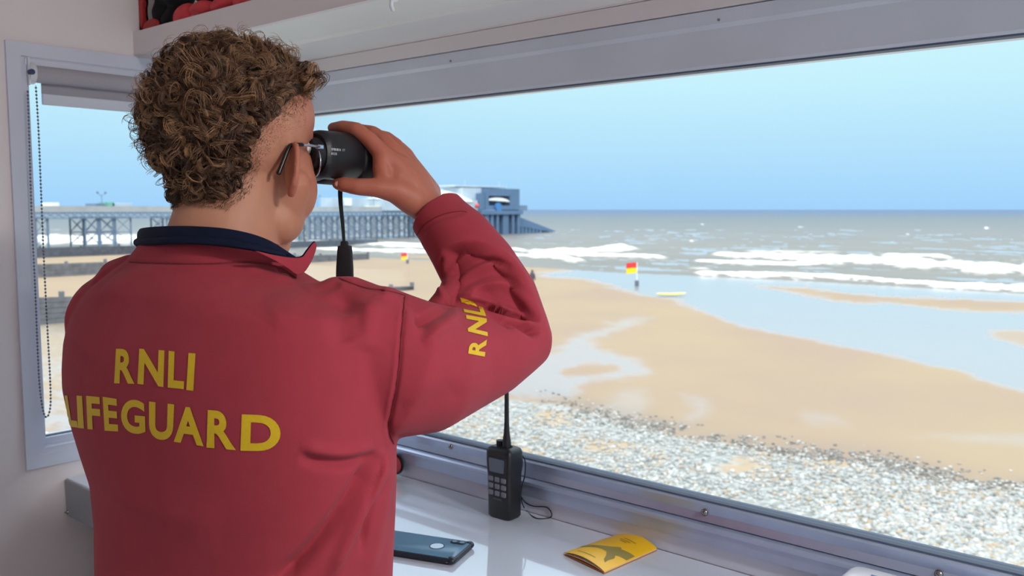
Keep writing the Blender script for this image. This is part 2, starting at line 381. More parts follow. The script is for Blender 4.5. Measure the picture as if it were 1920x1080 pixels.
# ---- unseen fill lamps, added to brighten the hut interior
for i, (lx, ly) in enumerate(((1.30, .66), (.2, -1.35))):
    t = empty('fill_lamp', (lx, ly, ZC), ['unseen fill lamp added over the right half of the hut', 'unseen fill lamp added towards the back of the hut'][i], 'lamp', 'added fill lamps in the hut')
    MB().tube([(lx, ly, ZC), (lx, ly, ZC-.03)], .17, 32).build('housing', M['white'], t, True)
    em = bpy.data.materials.get('fill_diffuser')
    if em is None:
        em = bpy.data.materials.new('fill_diffuser'); em.use_nodes = True; b_ = em.node_tree.nodes['Principled BSDF']; b_.inputs['Emission Color'].default_value = (1, .93, .88, 1); b_.inputs['Emission Strength'].default_value = 3.0
    MB().tube([(lx, ly, ZC-.03), (lx, ly, ZC-.045), (lx, ly, ZC-.05)], [.16, .155, .12], 32).build('diffuser', em, t, True)
    ld = bpy.data.lights.new('lamp', 'AREA'); ld.shape = 'DISK'; ld.size = .32; ld.energy = FILL_W[i]; ld.color = (1, .96, .93)
    lo = bpy.data.objects.new('lamp', ld); COL.objects.link(lo); lo.location = (lx, ly, ZC-.055)

# ---- desk
DZ = Z(-.543); DY = .744
dk = empty('desk', (0, .97, 0), 'long glossy white worktop with a grey front edge under the sea window', 'desk')
MB().box((XL+.001, DY, DZ-.035), (XR-.002, YW-.003, DZ), .002).build('worktop', M['desk'], dk)
MB().box((XL+.001, DY-.004, DZ-.078), (XR-.002, DY+.018, DZ-.002), .003).build('front_edge', M['edge'], dk)
for x in (XL+.115, .2, 1.6):
    MB().box((x, DY+.03, 0.001), (x+.03, YW-.02, DZ-.034), .002).build('support_panel', M['panel'], dk)
screw(aty(127, 960, DY-.004), (0, -1, 0), .003).build('screw', M['steel'], dk, True)

# ---- phone
def onDesk(px, py, h=0): return atz(px, py, DZ+h)
c00 = onDesk(735, 1048, .008); c10 = onDesk(846, 1066, .008); c11 = onDesk(884, 1030, .008); 
ex = (c11-c10); ey = (c10-c00)
u = (c10-c00).normalized(); v = Vector((-u.y, u.x, 0))
PHL, PHW = .156, .079
org = onDesk(850, 1062, 0); org.z = DZ+.0005       # near right corner of the phone
ph = empty('phone', org - u*PHL/2 + v*PHW/2, 'smartphone in a slate blue case lying face down on the white worktop', 'phone')
def pl2(a, b, h): 
    q = org - u*a + v*b; return Vector((q.x, q.y, DZ+.0005+h))
def slab(a0, a1, b0, b1, h0, h1, r, name, m, parent, chf=.0012):
    o2 = rounded([(a0, b0), (a1, b0), (a1, b1), (a0, b1)], r, 6); cx, cy = (a0+a1)/2, (b0+b1)/2; R = []
    for hh, sc_ in ((h0, chf), (h0+chf, 0), (h1-chf, 0), (h1, chf)):
        R.append([pl2(p.x-(sc_ if p.x > cx else -sc_), p.y-(sc_ if p.y > cy else -sc_), hh) for p in o2])
    return MB().rings(R).build(name, m, parent, True)
slab(0, PHL, 0, PHW, 0, .0095, .012, 'case', mat('dark_phone_bumper', (26, 34, 48), .4), ph)
slab(.003, PHL-.003, .003, PHW-.003, .009, .0102, .009, 'back_plate', mat('slate_blue_case', (92, 134, 162), .28, var=.03), ph, .0004)
for (a, b) in ((.006, .006), (PHL-.006, .006), (.006, PHW-.006), (PHL-.006, PHW-.006)):
    MB().sphere(pl2(a, b, .0058), (.0082, .0082, .0058), 14).build('corner_bumper', bpy.data.materials['dark_phone_bumper'], ph, True)
def disc(a, b, h, ra, rb_, name, m, parent, t=.0005):
    R = [[pl2(a+math.cos(q*math.pi/16)*ra*s, b+math.sin(q*math.pi/16)*rb_*s, h+k) for q in range(32)] for k, s in ((0, 1), (t, 1))]
    return MB().rings(R).build(name, m, parent)
disc(.047, .0395, .0102, .0125, .0125, 'cut_out_rim', bpy.data.materials['dark_phone_bumper'], ph, .0004)
disc(.047, .0395, .0106, .0105, .0105, 'round_cut_out', mat('pale_glass_back', (190, 215, 240), .08, spec=.8), ph, .0002)
slab(.009, .035, PHW-.020, PHW-.007, .0100, .0112, .006, 'camera_window', bpy.data.materials['dark_phone_bumper'], ph, .0003)
for q in (.015, .028): disc(q, PHW-.0135, .0112, .0042, .0042, 'camera_lens', mat('lens_glass_%d' % (q*1000), (70, 90, 120), .05), ph, .0006)
disc(.010, -.0002, .004, .003, .0015, 'port', M['steel'], ph, .001)

# ---- handheld radio
rc = onDesk(946, 968); rc.z = DZ+.0005
ra = math.radians(-8)      # body yaw: its front turns toward the camera's left
rf = (Matrix.Rotation(math.radians(-40), 3, 'Z') @ (-FH)); rs = Vector((-rf.y, rf.x, 0))    # front, side (its left->right seen from the front)
if rs.dot(RT) < 0: rs = -rs
def R3(a, b, h): return rc + rs*a + rf*b + Vector((0, 0, h))      # a right, b toward viewer, h up
rd = empty('handheld_radio', rc, 'black handheld marine radio with stub aerial and keypad standing on the worktop', 'radio')
prf = [(0, .0235, .0165), (.004, .0262, .0185), (.05, .0265, .019), (.075, .0268, .0195), (.100, .0285, .0205), (.118, .0285, .0205), (.124, .026, .0185), (.127, .021, .014)]
RR = []
for h, hw, hd in prf:
    o2 = rounded([(-hw, -hd), (hw, -hd), (hw, hd), (-hw, hd)], .009, 5); RR.append([R3(p.x, p.y, h) for p in o2])
MB().rings(RR).build('body', M['black'], rd, True)
q2 = rounded([(-.0205, .079), (.0205, .079), (.0225, .113), (-.0225, .113)], .005, 4)
MB().rings([[R3(p.x, .0200, p.y) for p in q2], [R3(p.x*.97, .0216, .096+(p.y-.096)*.97) for p in q2]]).build('screen_bezel', M['rubber'], rd, True)
q2 = rounded([(-.0165, .084), (.0165, .084), (.0180, .1085), (-.0180, .1085)], .003, 4)
MB().rings([[R3(p.x, .0210, p.y) for p in q2], [R3(p.x, .0219, p.y) for p in q2]]).build('screen', mat('grey_lcd', (92, 102, 118), .25), rd)
keym = mat('rubber_key', (120, 122, 132), .6)
for r_ in range(3):
    for c_ in range(3):
        x = (c_-1)*.0145; z_ = .071-r_*.0125
        q2 = rounded([(x-.0052, z_-.0042), (x+.0052, z_-.0042), (x+.0052, z_+.0042), (x-.0052, z_+.0042)], .002, 3)
        MB().rings([[R3(p.x, .0188, p.y) for p in q2], [R3(p.x, .0208, p.y) for p in q2], [R3(x+(p.x-x)*.8, .0212, z_+(p.y-z_)*.8) for p in q2]]).build('key', keym, rd, True)
o = MB().box((-.010, .0186, .034), (.010, .0195, .037)).build('name_strip', mat('dim_grey_print', (74, 78, 88), .6), rd)
# that strip is given in radio space: move it
for v_ in o.data.vertices: v_.co = R3(v_.co.x, v_.co.y, v_.co.z)
q2 = [R3(math.cos(t*math.pi/10)*.007-.010, math.sin(t*math.pi/10)*.007, .124) for t in range(20)]
MB().rings([q2, [p+Vector((0, 0, .012)) for p in q2]]).build('knob', M['rubber'], rd, True)
top = R3(.006, .001, .123)
at_ = P(949, 735, (top-CAM).dot(FWD)); at_ = Vector((top.x, top.y, top.z+.128))
MB().tube([top, top+Vector((0, 0, .012)), top+Vector((0, 0, .030)), top+Vector((0, 0, .05)), at_], [.0082, .0078, .0052, .0042, .0036], 14, round_=False).build('aerial', M['rubber'], rd, True)
dR = (rc-CAM).dot(FWD)
lp = [(958, 836, -.01), (972, 848, .01), (984, 862, .02), (984, 890, .02), (978, 915, .02), (977, 935, .02), (985, 955, .0), (1004, 971, 0), (1030, 971, 0), (1034, 962, 9), (1024, 951, 9), (1000, 949, 9), (984, 941, 9), (975, 925, .01), (974, 900, .02), (978, 880, .02), (979, 862, .02), (970, 848, .01)]
cord = []
for x, y, o_ in lp:
    if o_ == 9: q = aty(x, y, YW-.0045)
    elif y > 948 and x > 984: q = onDesk(x, y, .0012)
    else: q = P(x, y, dR+o_-.012)
    cord.append(q)
MB().tube(smooth_poly(cord, 6), .0011, 8).build('wrist_strap', M['rubber'], rd, True)

# ---- yellow booklet
bk = empty('booklet', onDesk(1145, 1038), 'yellow booklet with a grey bird on its cover lying against the upstand', 'booklet')
A = onDesk(1057, 1041); B = onDesk(1133, 1077); C = onDesk(1232, 1033); D = onDesk(1168, 1003)
# long axis A->D / B->C; B-C is the spine side on the desk, A-D lifted
ycov = mat('yellow_cover', (240, 190, 20), .38, var=.02)
pages = mat('paper_pages', (225, 222, 214), .8)
ub = (C-B); uw = (A-B)
def BK(s, t, h): q = B + ub*s + (A-B)*t*(1-s) + (D-C)*t*s; return Vector((q.x, q.y, DZ+.0008+h))
def arch(t, H): return H*math.sin(min(1, t)*math.pi)**.8 if t < 1 else 0
def sheet(H, base, th, t0, t1, name, m, s0=0., s1=1.):
    nx, ny = 8, 16; top = [[BK(s0+(s1-s0)*i/nx, t0+(t1-t0)*j/ny, base+arch(t0+(t1-t0)*j/ny, H)+th) for j in range(ny+1)] for i in range(nx+1)]
    bot = [[p-Vector((0, 0, th)) for p in r] for r in top]
    return MB().rings([r+b_[::-1] for r, b_ in zip(top, bot)]).build(name, m, bk, True)
sheet(.0075, .0030, .0006, 0, 1, 'cover', ycov)
sheet(.0010, .0, .0006, 0, 1, 'back_cover', mat('orange_back_cover', (205, 120, 40), .5))
sheet(.0035, .0010, .0008, .01, .97, 'pages', pages, .01, .99)
pr = mat('grey_print', (140, 128, 62), .6)
def cover_shape(pxs, name, m, lift=.0004):
    """flat printed shape given as (x, y) on the cover, laid on the arched sheet"""
    poly = [Vector(p) for p in pxs]; bm = bmesh.new(); vs = [bm.verts.new((p.x, p.y, 0)) for p in poly]; bm.faces.new(vs)
    bmesh.ops.triangulate(bm, faces=bm.faces[:]); bmesh.ops.subdivide_edges(bm, edges=bm.edges[:], cuts=3, use_grid_fill=True)
    for v_ in bm.verts:
        s, t = v_.co.x, v_.co.y; v_.co = BK(s, t, .0036+arch(t, .0075)+lift)
    bm.verts.index_update(); b_ = MB(); b_.add([v_.co.copy() for v_ in bm.verts], [[v_.index for v_ in f.verts] for f in bm.faces]); bm.free()
    return b_.build(name, m, bk, fixn=False)
bird = [(.30, .995), (.36, .86), (.42, .62), (.47, .50), (.52, .42), (.56, .36), (.53, .30), (.55, .22), (.57, .12), (.58, .02), (.42, .02), (.40, .14), (.36, .22), (.30, .16), (.20, .18), (.13, .16), (.17, .24), (.25, .30), (.33, .40), (.34, .54), (.32, .70), (.28, .86), (.24, .995)]
cover_shape(bird, 'bird_print', pr)
for k, (s, t0, t1) in enumerate(((.80, .30, .62), (.75, .38, .66), (.71, .42, .60))):
    cover_shape([(s, t0), (s, t1), (s-.014, t1), (s-.014, t0)], 'text_line', mat('brown_print_%d' % k, (150, 118, 20), .6))
cover_shape([(.11, .36), (.11, .80), (.10, .80), (.10, .36)], 'text_line', pr)

# ---- white device at the bottom right, peeking into view
pt = aty(1612, 1060, 1.180); hz_ = pt.z; wx0 = pt.x-.012; wz = DZ+.001
dv = empty('plastic_box', (wx0+.08, 1.14, wz), 'white rounded plastic box standing against the window frame at the bottom right', 'box')
q = rounded([(wx0, 1.184), (wx0+.17, 1.184), (wx0+.17, 1.10), (wx0, 1.10)], .016, 6); cxx = wx0+.085
def sq(a, f): return (cxx+(a.x-cxx)*(1-f*.6), 1.142+(a.y-1.142)*(1-f))
MB().rings([[Vector((a.x, a.y, wz)) for a in q], [Vector((a.x, a.y, hz_-.010)) for a in q], [Vector((*sq(a, .05), hz_-.004)) for a in q], [Vector((*sq(a, .16), hz_)) for a in q]]).build('shell', M['white'], dv, True)
MB().box((wx0+.035, 1.155, hz_-.001), (wx0+.13, 1.158, hz_+.0008)).build('slot', mat('blue_grey_slot', (90, 120, 160), .5), dv)

# ---- little red tin with black rim behind the person's side
tc_ = P(738, 868, 1.60); tz = DZ+.001
pc = aty(733, 868, YW-.030)
tn = empty('whistle_reel', (pc.x, pc.y, DZ), 'small red reel with a black rim showing beside the red sweatshirt at the window upstand', 'reel')
MB().tube([(pc.x, pc.y-.012, DZ+.026), (pc.x, pc.y+.012, DZ+.026)], [.017, .017], 28).build('drum', mat('dull_red_drum', (160, 56, 64), .6), tn, True)
for yy in (-.016, .012): 
    MB().tube([(pc.x, pc.y+yy, DZ+.026), (pc.x, pc.y+yy+.004, DZ+.026)], .0205, 28).build('rim', M['black'], tn, True)
# ================================================================== OUTDOORS
GZ = CZ - 7.5            # beach level
def nz(x, y, s=1.0, seed=0.0):
    """cheap smooth noise in -1..1"""
    x = x*s; y = y*s; r = 0; a = 1; tot = 0
    for k in range(5):
        r = r + a*np.sin(x*(1.3+.37*k)+1.7*np.sin(y*(.9+.21*k)+seed+k)+k*2.1+seed)*np.cos(y*(1.1+.43*k)-1.3*np.sin(x*.8+k*1.3)+seed*1.7); tot += a; a *= .62; x = x*1.9+3.1; y = y*1.9-1.7
    return r/tot*1.6
def inpoly(px, py, poly):
    ins = np.zeros(px.shape, bool); n = len(poly); j = n-1
    for i in range(n):
        xi, yi = poly[i]; xj, yj = poly[j]
        c = ((yi > py) != (yj > py)) & (px < (xj-xi)*(py-yi)/((yj-yi) or 1e-9)+xi); ins ^= c; j = i
    return ins
def soft(px, py, poly, w=3.0):
    """soft membership: average of jittered tests"""
    r = np.zeros(px.shape); k = 0
    for dx in (-w, 0, w):
        for dy in (-w*.6, 0, w*.6):
            r += inpoly(px+dx, py+dy, poly); k += 1
    return r/k
def grid_mesh(name, U, V, z, m, attrs, parent=None, zf=None):
    UU, VV = np.meshgrid(U, V); ux, vy = UU.ravel(), VV.ravel()
    r = ray_np(ux, vy); t = (z-CZ)/r[:, 2]; co = r*t[:, None]; co[:, 2] += CZ
    A = attrs(ux, vy, co)
    if zf is not None: co[:, 2] += zf(ux, vy, co, A)
    nu, nv = len(U), len(V); i = np.arange((nv-1)*(nu-1)); a = (i//(nu-1))*nu + i % (nu-1)
    F = np.stack([a, a+1, a+nu+1, a+nu], 1)
    me = bpy.data.meshes.new(name); me.vertices.add(len(co)); me.vertices.foreach_set('co', co.ravel())
    me.loops.add(F.size); me.loops.foreach_set('vertex_index', F.ravel().astype(np.int32)); me.polygons.add(len(F)); me.polygons.foreach_set('loop_start', (np.arange(len(F))*4).astype(np.int32))
    me.update(); me.validate()
    for k, val in A.items():
        if k.startswith('_'): continue
        at = me.attributes.new(k, 'FLOAT', 'POINT'); at.data.foreach_set('value', val.astype(np.float32))
    me.polygons.foreach_set('use_smooth', [True]*len(me.polygons)); me.materials.append(m)
    o = bpy.data.objects.new(name, me); COL.objects.link(o); 
    return o
SHORE = [(-4000, 470), (0, 474), (560, 480), (700, 484), (850, 491), (1000, 502), (1150, 511), (1290, 517), (1500, 527), (1920, 551), (2400, 580), (6000, 790)]
SHIN = [(-4000, 300), (-600, 520), (100, 612), (500, 668), (700, 705), (960, 748), (1060, 768), (1200, 802), (1380, 832), (1500, 852), (1640, 872), (1780, 902), (1920, 917), (2400, 985), (6000, 1500)]
def yline(x, L): return np.interp(x, [p[0] for p in L], [p[1] for p in L])
WETP = [(-4000, 440), (850, 470), (1090, 505), (1000, 514), (1110, 531), (1170, 547), (1240, 561), (1290, 576), (1340, 592), (1400, 611), (1500, 633), (1600, 655), (1700, 674), (1800, 701), (1870, 724), (1920, 738), (2400, 880), (6000, 1500), (6000, 300)]
BAR1 = [(1410, 535), (1460, 545), (1520, 556), (1600, 566), (1700, 573), (1800, 580), (1920, 585), (2600, 625), (2600, 600), (1920, 567), (1800, 561), (1700, 556), (1560, 548), (1480, 539)]
BAR2 = [(1840, 622), (1900, 618), (2100, 625), (2100, 680), (1920, 648), (1870, 634)]
POOL1 = [(1206, 597), (1165, 602), (1120, 617), (1075, 634), (1050, 655), (960, 700), (960, 742), (1085, 742), (1092, 716), (1160, 711), (1218, 696), (1200, 680), (1140, 657), (1104, 648), (1125, 630), (1170, 612), (1207, 603)]
ISL = [(1050, 698), (1090, 684), (1150, 684), (1166, 695), (1120, 704), (1060, 708)]
POOL2 = [(1165, 732), (1215, 733), (1205, 760), (1197, 790), (1150, 800), (1090, 780)]
POOL3 = [(1255, 741), (1310, 745), (1335, 757), (1318, 778), (1290, 796), (1275, 790), (1300, 762)]
POOL4 = [(1500, 772), (1590, 782), (1600, 798), (1530, 796)]
POOL5 = [(1840, 812), (1960, 810), (2100, 830), (1960, 838), (1700, 818)]
def beach_attr(px, py, co):
    wob = nz(co[:, 0], co[:, 1], .16, 1.0); x2 = px + wob*14; y2 = py + nz(co[:, 0], co[:, 1], .22, 4.0)*4
    wet = soft(x2, y2, WETP, 5); wet *= 1-soft(x2, y2, BAR1, 4); wet *= 1-soft(x2, y2, BAR2, 5)*.8
    for Pq, s in ((POOL1, .7), (POOL2, .32), (POOL3, .32), (POOL4, .25), (POOL5, .3)):
        wet = np.maximum(wet, soft(x2+nz(co[:, 0], co[:, 1], .9, 3.)*10, y2+nz(co[:, 0], co[:, 1], 1.1, 7.)*4, Pq, 9)*s)
    wet *= 1-soft(x2, y2, ISL, 4)
    ys_ = yline(px, SHIN) + nz(co[:, 0], co[:, 1], .35, 2.0)*7
    shin = np.clip((py-ys_)/5+.5, 0, 1)
    damp = np.exp(-((py-(ys_-8))/20.)**2)*(.55+.45*nz(co[:, 0], co[:, 1], .5, 8.0)); damp = np.clip(damp, 0, 1)
    left = np.clip((330-px)/60, 0, 1); wet = wet*(1-left*np.clip((py-478)/8, 0, 1)); 
    wet = np.maximum(wet, left*np.clip((py-640)/60, 0, 1)*np.clip(.5+1.2*nz(co[:, 0], co[:, 1], .8, 5.), 0, 1)*.7)
    return {'wet': wet*(1-shin*(1-left)), 'shingle': shin*(1-left*.75), 'damp': damp}
def beach_mat():
    m = bpy.data.materials.new('sand_and_shingle'); m.use_nodes = True; n = m.node_tree; b = n.nodes['Principled BSDF']; L_ = n.links.new
    at = lambda k: (lambda a: (setattr(a, 'attribute_name', k), a)[1])(n.nodes.new('ShaderNodeAttribute')).outputs['Fac']
    tcn = n.nodes.new('ShaderNodeTexCoord')
    def noise(s, d=4):
        q = n.nodes.new('ShaderNodeTexNoise'); q.inputs['Scale'].default_value = s; q.inputs['Detail'].default_value = d; L_(tcn.outputs['Object'], q.inputs['Vector']); return q.outputs['Fac']
    def ramp(fac, a, ca, bq, cb):
        q = n.nodes.new('ShaderNodeValToRGB'); q.color_ramp.elements[0].position = a; q.color_ramp.elements[1].position = bq; q.color_ramp.elements[0].color = ca; q.color_ramp.elements[1].color = cb; L_(fac, q.inputs['Fac']); return q.outputs['Color']
    def mix(f, a, c):
        q = n.nodes.new('ShaderNodeMix'); q.data_type = 'RGBA'
        (L_(f, q.inputs['Factor']) if not isinstance(f, float) else setattr(q.inputs['Factor'], 'default_value', f)); 
        (L_(a, q.inputs['A']) if not isinstance(a, tuple) else setattr(q.inputs['A'], 'default_value', a)); (L_(c, q.inputs['B']) if not isinstance(c, tuple) else setattr(q.inputs['B'], 'default_value', c)); return q.outputs['Result']
    sand = ramp(noise(.12), .35, srgb(152, 132, 112), .65, srgb(157, 138, 112))
    wetc = mix(at('wet'), sand, srgb(150, 148, 148))
    dampc = mix(at('damp'), wetc, srgb(132, 122, 112))
    vo = n.nodes.new('ShaderNodeTexVoronoi'); vo.inputs['Scale'].default_value = 7; L_(tcn.outputs['Object'], vo.inputs['Vector'])
    sh_ = mix(ramp(noise(.5, 3), .52, (0, 0, 0, 1), .66, (1, 1, 1, 1)), ramp(vo.outputs['Color'], .1, srgb(120, 122, 118), .8, srgb(172, 172, 166)), srgb(168, 148, 120))
    fin = mix(at('shingle'), dampc, sh_); L_(fin, b.inputs['Base Color'])
    mr_ = n.nodes.new('ShaderNodeMapRange'); mr_.inputs['To Min'].default_value = .85; mr_.inputs['To Max'].default_value = .16; L_(at('wet'), mr_.inputs['Value']); L_(mr_.outputs[0], b.inputs['Roughness'])
    ma = n.nodes.new('ShaderNodeMapRange'); ma.inputs['To Min'].default_value = .15; ma.inputs['To Max'].default_value = .5; L_(at('wet'), ma.inputs['Value']); L_(ma.outputs[0], b.inputs['Specular IOR Level'])
    bp = n.nodes.new('ShaderNodeBump'); bp.inputs['Strength'].default_value = .25; bp.inputs['Distance'].default_value = .05; L_(noise(3.0, 5), bp.inputs['Height'])
    inv = n.nodes.new('ShaderNodeMath'); inv.operation = 'SUBTRACT'; inv.inputs[0].default_value = .3; mulw = n.nodes.new('ShaderNodeMath'); mulw.operation = 'MULTIPLY'; mulw.inputs[1].default_value = .27; L_(at('wet'), mulw.inputs[0]); L_(mulw.outputs[0], inv.inputs[1]); L_(inv.outputs[0], bp.inputs['Strength'])
    L_(bp.outputs[0], b.inputs['Normal']); return m
U = np.concatenate([np.linspace(-3500, -320, 50), np.arange(-300, 2250, 7.0), np.linspace(2300, 5000, 40)])
V = np.concatenate([np.arange(430, 560, 2.2), np.arange(560, 960, 4.0), np.linspace(970, 1500, 40), np.linspace(1550, 2700, 16)])
bch = grid_mesh('beach_ground', U, V, GZ, beach_mat(), beach_attr); bch['kind'] = 'structure'

def sea_attr(px, py, co):
    w1 = nz(co[:, 0]*.6, co[:, 1], .05, 1.)*4; w2 = nz(co[:, 0], co[:, 1], .3, 3.)*2
    foam = np.zeros(px.shape); yy = py
    def band(pts, th, s=1., x0=None, x1=None, seed=0.):
        nonlocal foam
        xs = [p[0] for p in pts]; yc = np.interp(px, xs, [p[1] for p in pts]); t = np.interp(px, xs, th)
        on = np.clip((px-xs[0])/25, 0, 1)*np.clip((xs[-1]-px)/25, 0, 1)
        wb = nz(px, py*6, .018, seed)*t*.55 + nz(px, py*8, .09, seed+5)*t*.3
        d = np.abs(yy-yc-wb*.6)/np.maximum(t*(1+.5*nz(px, py, .035, seed+2)), .5); foam = np.maximum(foam, on*s*np.clip(1.3-d, 0, 1))
    band([(60, 452), (200, 455), (600, 455), (800, 462), (1000, 472)], [7, 7, 4, 5, 5], 1, seed=1.)
    band([(-400, 440), (60, 446), (300, 449)], [5, 8, 7], 1, seed=11.)
    band([(560, 467), (700, 470), (850, 476), (1000, 481), (1090, 488)], [3, 4, 3, 4, 3], .9, seed=2.)
    band([(980, 473), (1100, 472), (1165, 466), (1210, 471)], [4, 5, 7, 3], 1, seed=3.)
    band([(990, 475), (1130, 480), (1260, 485)], [5, 5, 3], 1, seed=4.)
    band([(1040, 488), (1080, 490), (1110, 491)], [4, 6, 3], .8, seed=4.4)
    band([(1325, 478), (1500, 484), (1650, 492), (1800, 499), (1920, 507), (2400, 535)], [5, 9, 10, 11, 15, 18], 1, seed=5.)
    band([(1290, 491), (1400, 495), (1560, 497)], [4, 4, 3], .9, seed=6.)
    band([(1380, 472), (1500, 474), (1590, 474)], [3, 4, 3], .55, seed=7.)
    band([(1640, 480), (1760, 482), (1800, 488)], [3, 4, 3], .8, seed=8.)
    band([(1290, 514), (1400, 518), (1500, 520), (1700, 532), (1920, 545), (2400, 573)], [3, 3.5, 4, 5, 5, 6], 1, seed=9.)
    band([(1270, 502), (1300, 506), (1350, 508)], [3, 3, 3], .5, seed=10.)
    for cx, cy, rx in ((1502, 426, 5), (1298, 453, 5), (1850, 428, 6), (1316, 421, 3), (1700, 440, 4)):
        foam = np.maximum(foam, np.clip(1.4-np.hypot((px-cx)/rx, (py-cy)/(rx*.45)), 0, 1)*.8)
    d = np.clip((py-393)/70., 0, 1)
    return {'foam': foam, 'near': d}
def sea_z(px, py, co, A):
    dist = np.hypot(co[:, 0], co[:, 1]); ed = np.clip((yline(px, SHORE)-py)/6., -1, 1)
    amp = np.clip(1-dist/900, 0, 1)
    return np.where(ed < 0, -.5*np.abs(ed)**.5-.02, .03) + amp*(A['foam']*.45 + .10*nz(co[:, 0]*.5, co[:, 1], .25, 3.))*np.clip(ed*2, 0, 1)
def sea_mat():
    m = bpy.data.materials.new('sea_water'); m.use_nodes = True; n = m.node_tree; b = n.nodes['Principled BSDF']; L_ = n.links.new
    tcn = n.nodes.new('ShaderNodeTexCoord'); mp = n.nodes.new('ShaderNodeMapping'); mp.inputs['Scale'].default_value = (.35, 1, 1); L_(tcn.outputs['Object'], mp.inputs['Vector'])
    at = n.nodes.new('ShaderNodeAttribute'); at.attribute_name = 'foam'; an = n.nodes.new('ShaderNodeAttribute'); an.attribute_name = 'near'
    def noise(s, d=5):
        q = n.nodes.new('ShaderNodeTexNoise'); q.inputs['Scale'].default_value = s; q.inputs['Detail'].default_value = d; L_(mp.outputs[0], q.inputs['Vector']); return q.outputs['Fac']
    r1 = n.nodes.new('ShaderNodeValToRGB'); L_(an.outputs['Fac'], r1.inputs['Fac']); e = r1.color_ramp.elements
    e[0].position = 0; e[0].color = srgb(42, 78, 118); e[1].position = 1; e[1].color = srgb(122, 114, 102)
    for p_, c_ in ((.10, (60, 84, 108)), (.25, (92, 96, 96)), (.6, (114, 110, 104))): k = e.new(p_); k.color = srgb(*c_)
    mx0 = n.nodes.new('ShaderNodeMix'); mx0.data_type = 'RGBA'; mx0.blend_type = 'MULTIPLY'; mx0.inputs['Factor'].default_value = .5
    rr = n.nodes.new('ShaderNodeValToRGB'); rr.color_ramp.elements[0].position = .3; rr.color_ramp.elements[0].color = (.6, .62, .65, 1); rr.color_ramp.elements[1].position = .7; L_(noise(.12), rr.inputs['Fac'])
    L_(r1.outputs['Color'], mx0.inputs['A']); L_(rr.outputs['Color'], mx0.inputs['B'])
    add = n.nodes.new('ShaderNodeMath'); add.operation = 'MULTIPLY_ADD'; nn = noise(1.2); sb = n.nodes.new('ShaderNodeMath'); sb.operation = 'SUBTRACT'; L_(nn, sb.inputs[0]); sb.inputs[1].default_value = .5
    L_(sb.outputs[0], add.inputs[0]); add.inputs[1].default_value = 1.25; L_(at.outputs['Fac'], add.inputs[2])
    fr = n.nodes.new('ShaderNodeValToRGB'); fr.color_ramp.elements[0].position = .30; fr.color_ramp.elements[1].position = .85; L_(add.outputs[0], fr.inputs['Fac'])
    mx = n.nodes.new('ShaderNodeMix'); mx.data_type = 'RGBA'; L_(fr.outputs['Color'], mx.inputs['Factor']); L_(mx0.outputs['Result'], mx.inputs['A']); mx.inputs['B'].default_value = srgb(232, 230, 222)
    L_(mx.outputs['Result'], b.inputs['Base Color'])
    rg = n.nodes.new('ShaderNodeMapRange'); rg.inputs['To Min'].default_value = .38; rg.inputs['To Max'].default_value = .95; L_(fr.outputs['Color'], rg.inputs['Value']); L_(rg.outputs[0], b.inputs['Roughness'])
    b.inputs['Specular IOR Level'].default_value = .25
    bp = n.nodes.new('ShaderNodeBump'); bp.inputs['Strength'].default_value = .5; bp.inputs['Distance'].default_value = .25; L_(noise(.8, 6), bp.inputs['Height']); L_(bp.outputs[0], b.inputs['Normal'])
    return m
Vs = np.concatenate([[393.35, 393.7, 394.2, 395, 396, 397.5], np.arange(399, 440, 2.0), np.arange(440, 600, 1.4), np.linspace(602, 720, 12)])
sea = grid_mesh('sea', U, Vs, GZ, sea_mat(), sea_attr, zf=sea_z); sea['kind'] = 'structure'

# shingle stones: a stuff object, and a few countable big stones lying out on the sand
ico = []
bm = bmesh.new(); bmesh.ops.create_icosphere(bm, subdivisions=1, radius=1); IV = np.array([v.co[:] for v in bm.verts]); IF = np.array([[v.index for v in f.verts] for f in bm.faces]); bm.free()
def stones(name, px, py, size, mtl, tone):
    r = ray_np(px, py); t = (GZ-CZ)/r[:, 2]; c = r*t[:, None]; c[:, 2] = GZ
    n_ = len(px); th = RNG.uniform(0, 6.28, n_); sc = size[:, None]*np.stack([RNG.uniform(.8, 1.4, n_), RNG.uniform(.7, 1.1, n_), RNG.uniform(.4, .75, n_)], 1)
    v = IV[None]*sc[:, None, :]*(1+RNG.uniform(-.14, .14, (n_, len(IV), 1)))
    x = v[..., 0]*np.cos(th)[:, None]-v[..., 1]*np.sin(th)[:, None]; y = v[..., 0]*np.sin(th)[:, None]+v[..., 1]*np.cos(th)[:, None]
    co = np.stack([x+c[:, None, 0], y+c[:, None, 1], v[..., 2]+GZ+sc[:, None, 2]*.35], -1).reshape(-1, 3)
    F = (IF[None]+(np.arange(n_)*len(IV))[:, None, None]).reshape(-1, 3)
    me = bpy.data.meshes.new(name); me.vertices.add(len(co)); me.vertices.foreach_set('co', co.ravel()); me.loops.add(F.size); me.loops.foreach_set('vertex_index', F.ravel().astype(np.int32))
    me.polygons.add(len(F)); me.polygons.foreach_set('loop_start', (np.arange(len(F))*3).astype(np.int32)); me.update(); me.validate()
    a = me.attributes.new('tone', 'FLOAT', 'POINT'); a.data.foreach_set('value', np.repeat(tone, len(IV)).astype(np.float32))
    me.polygons.foreach_set('use_smooth', [True]*len(me.polygons)); me.materials.append(mtl); o = bpy.data.objects.new(name, me); COL.objects.link(o); return o
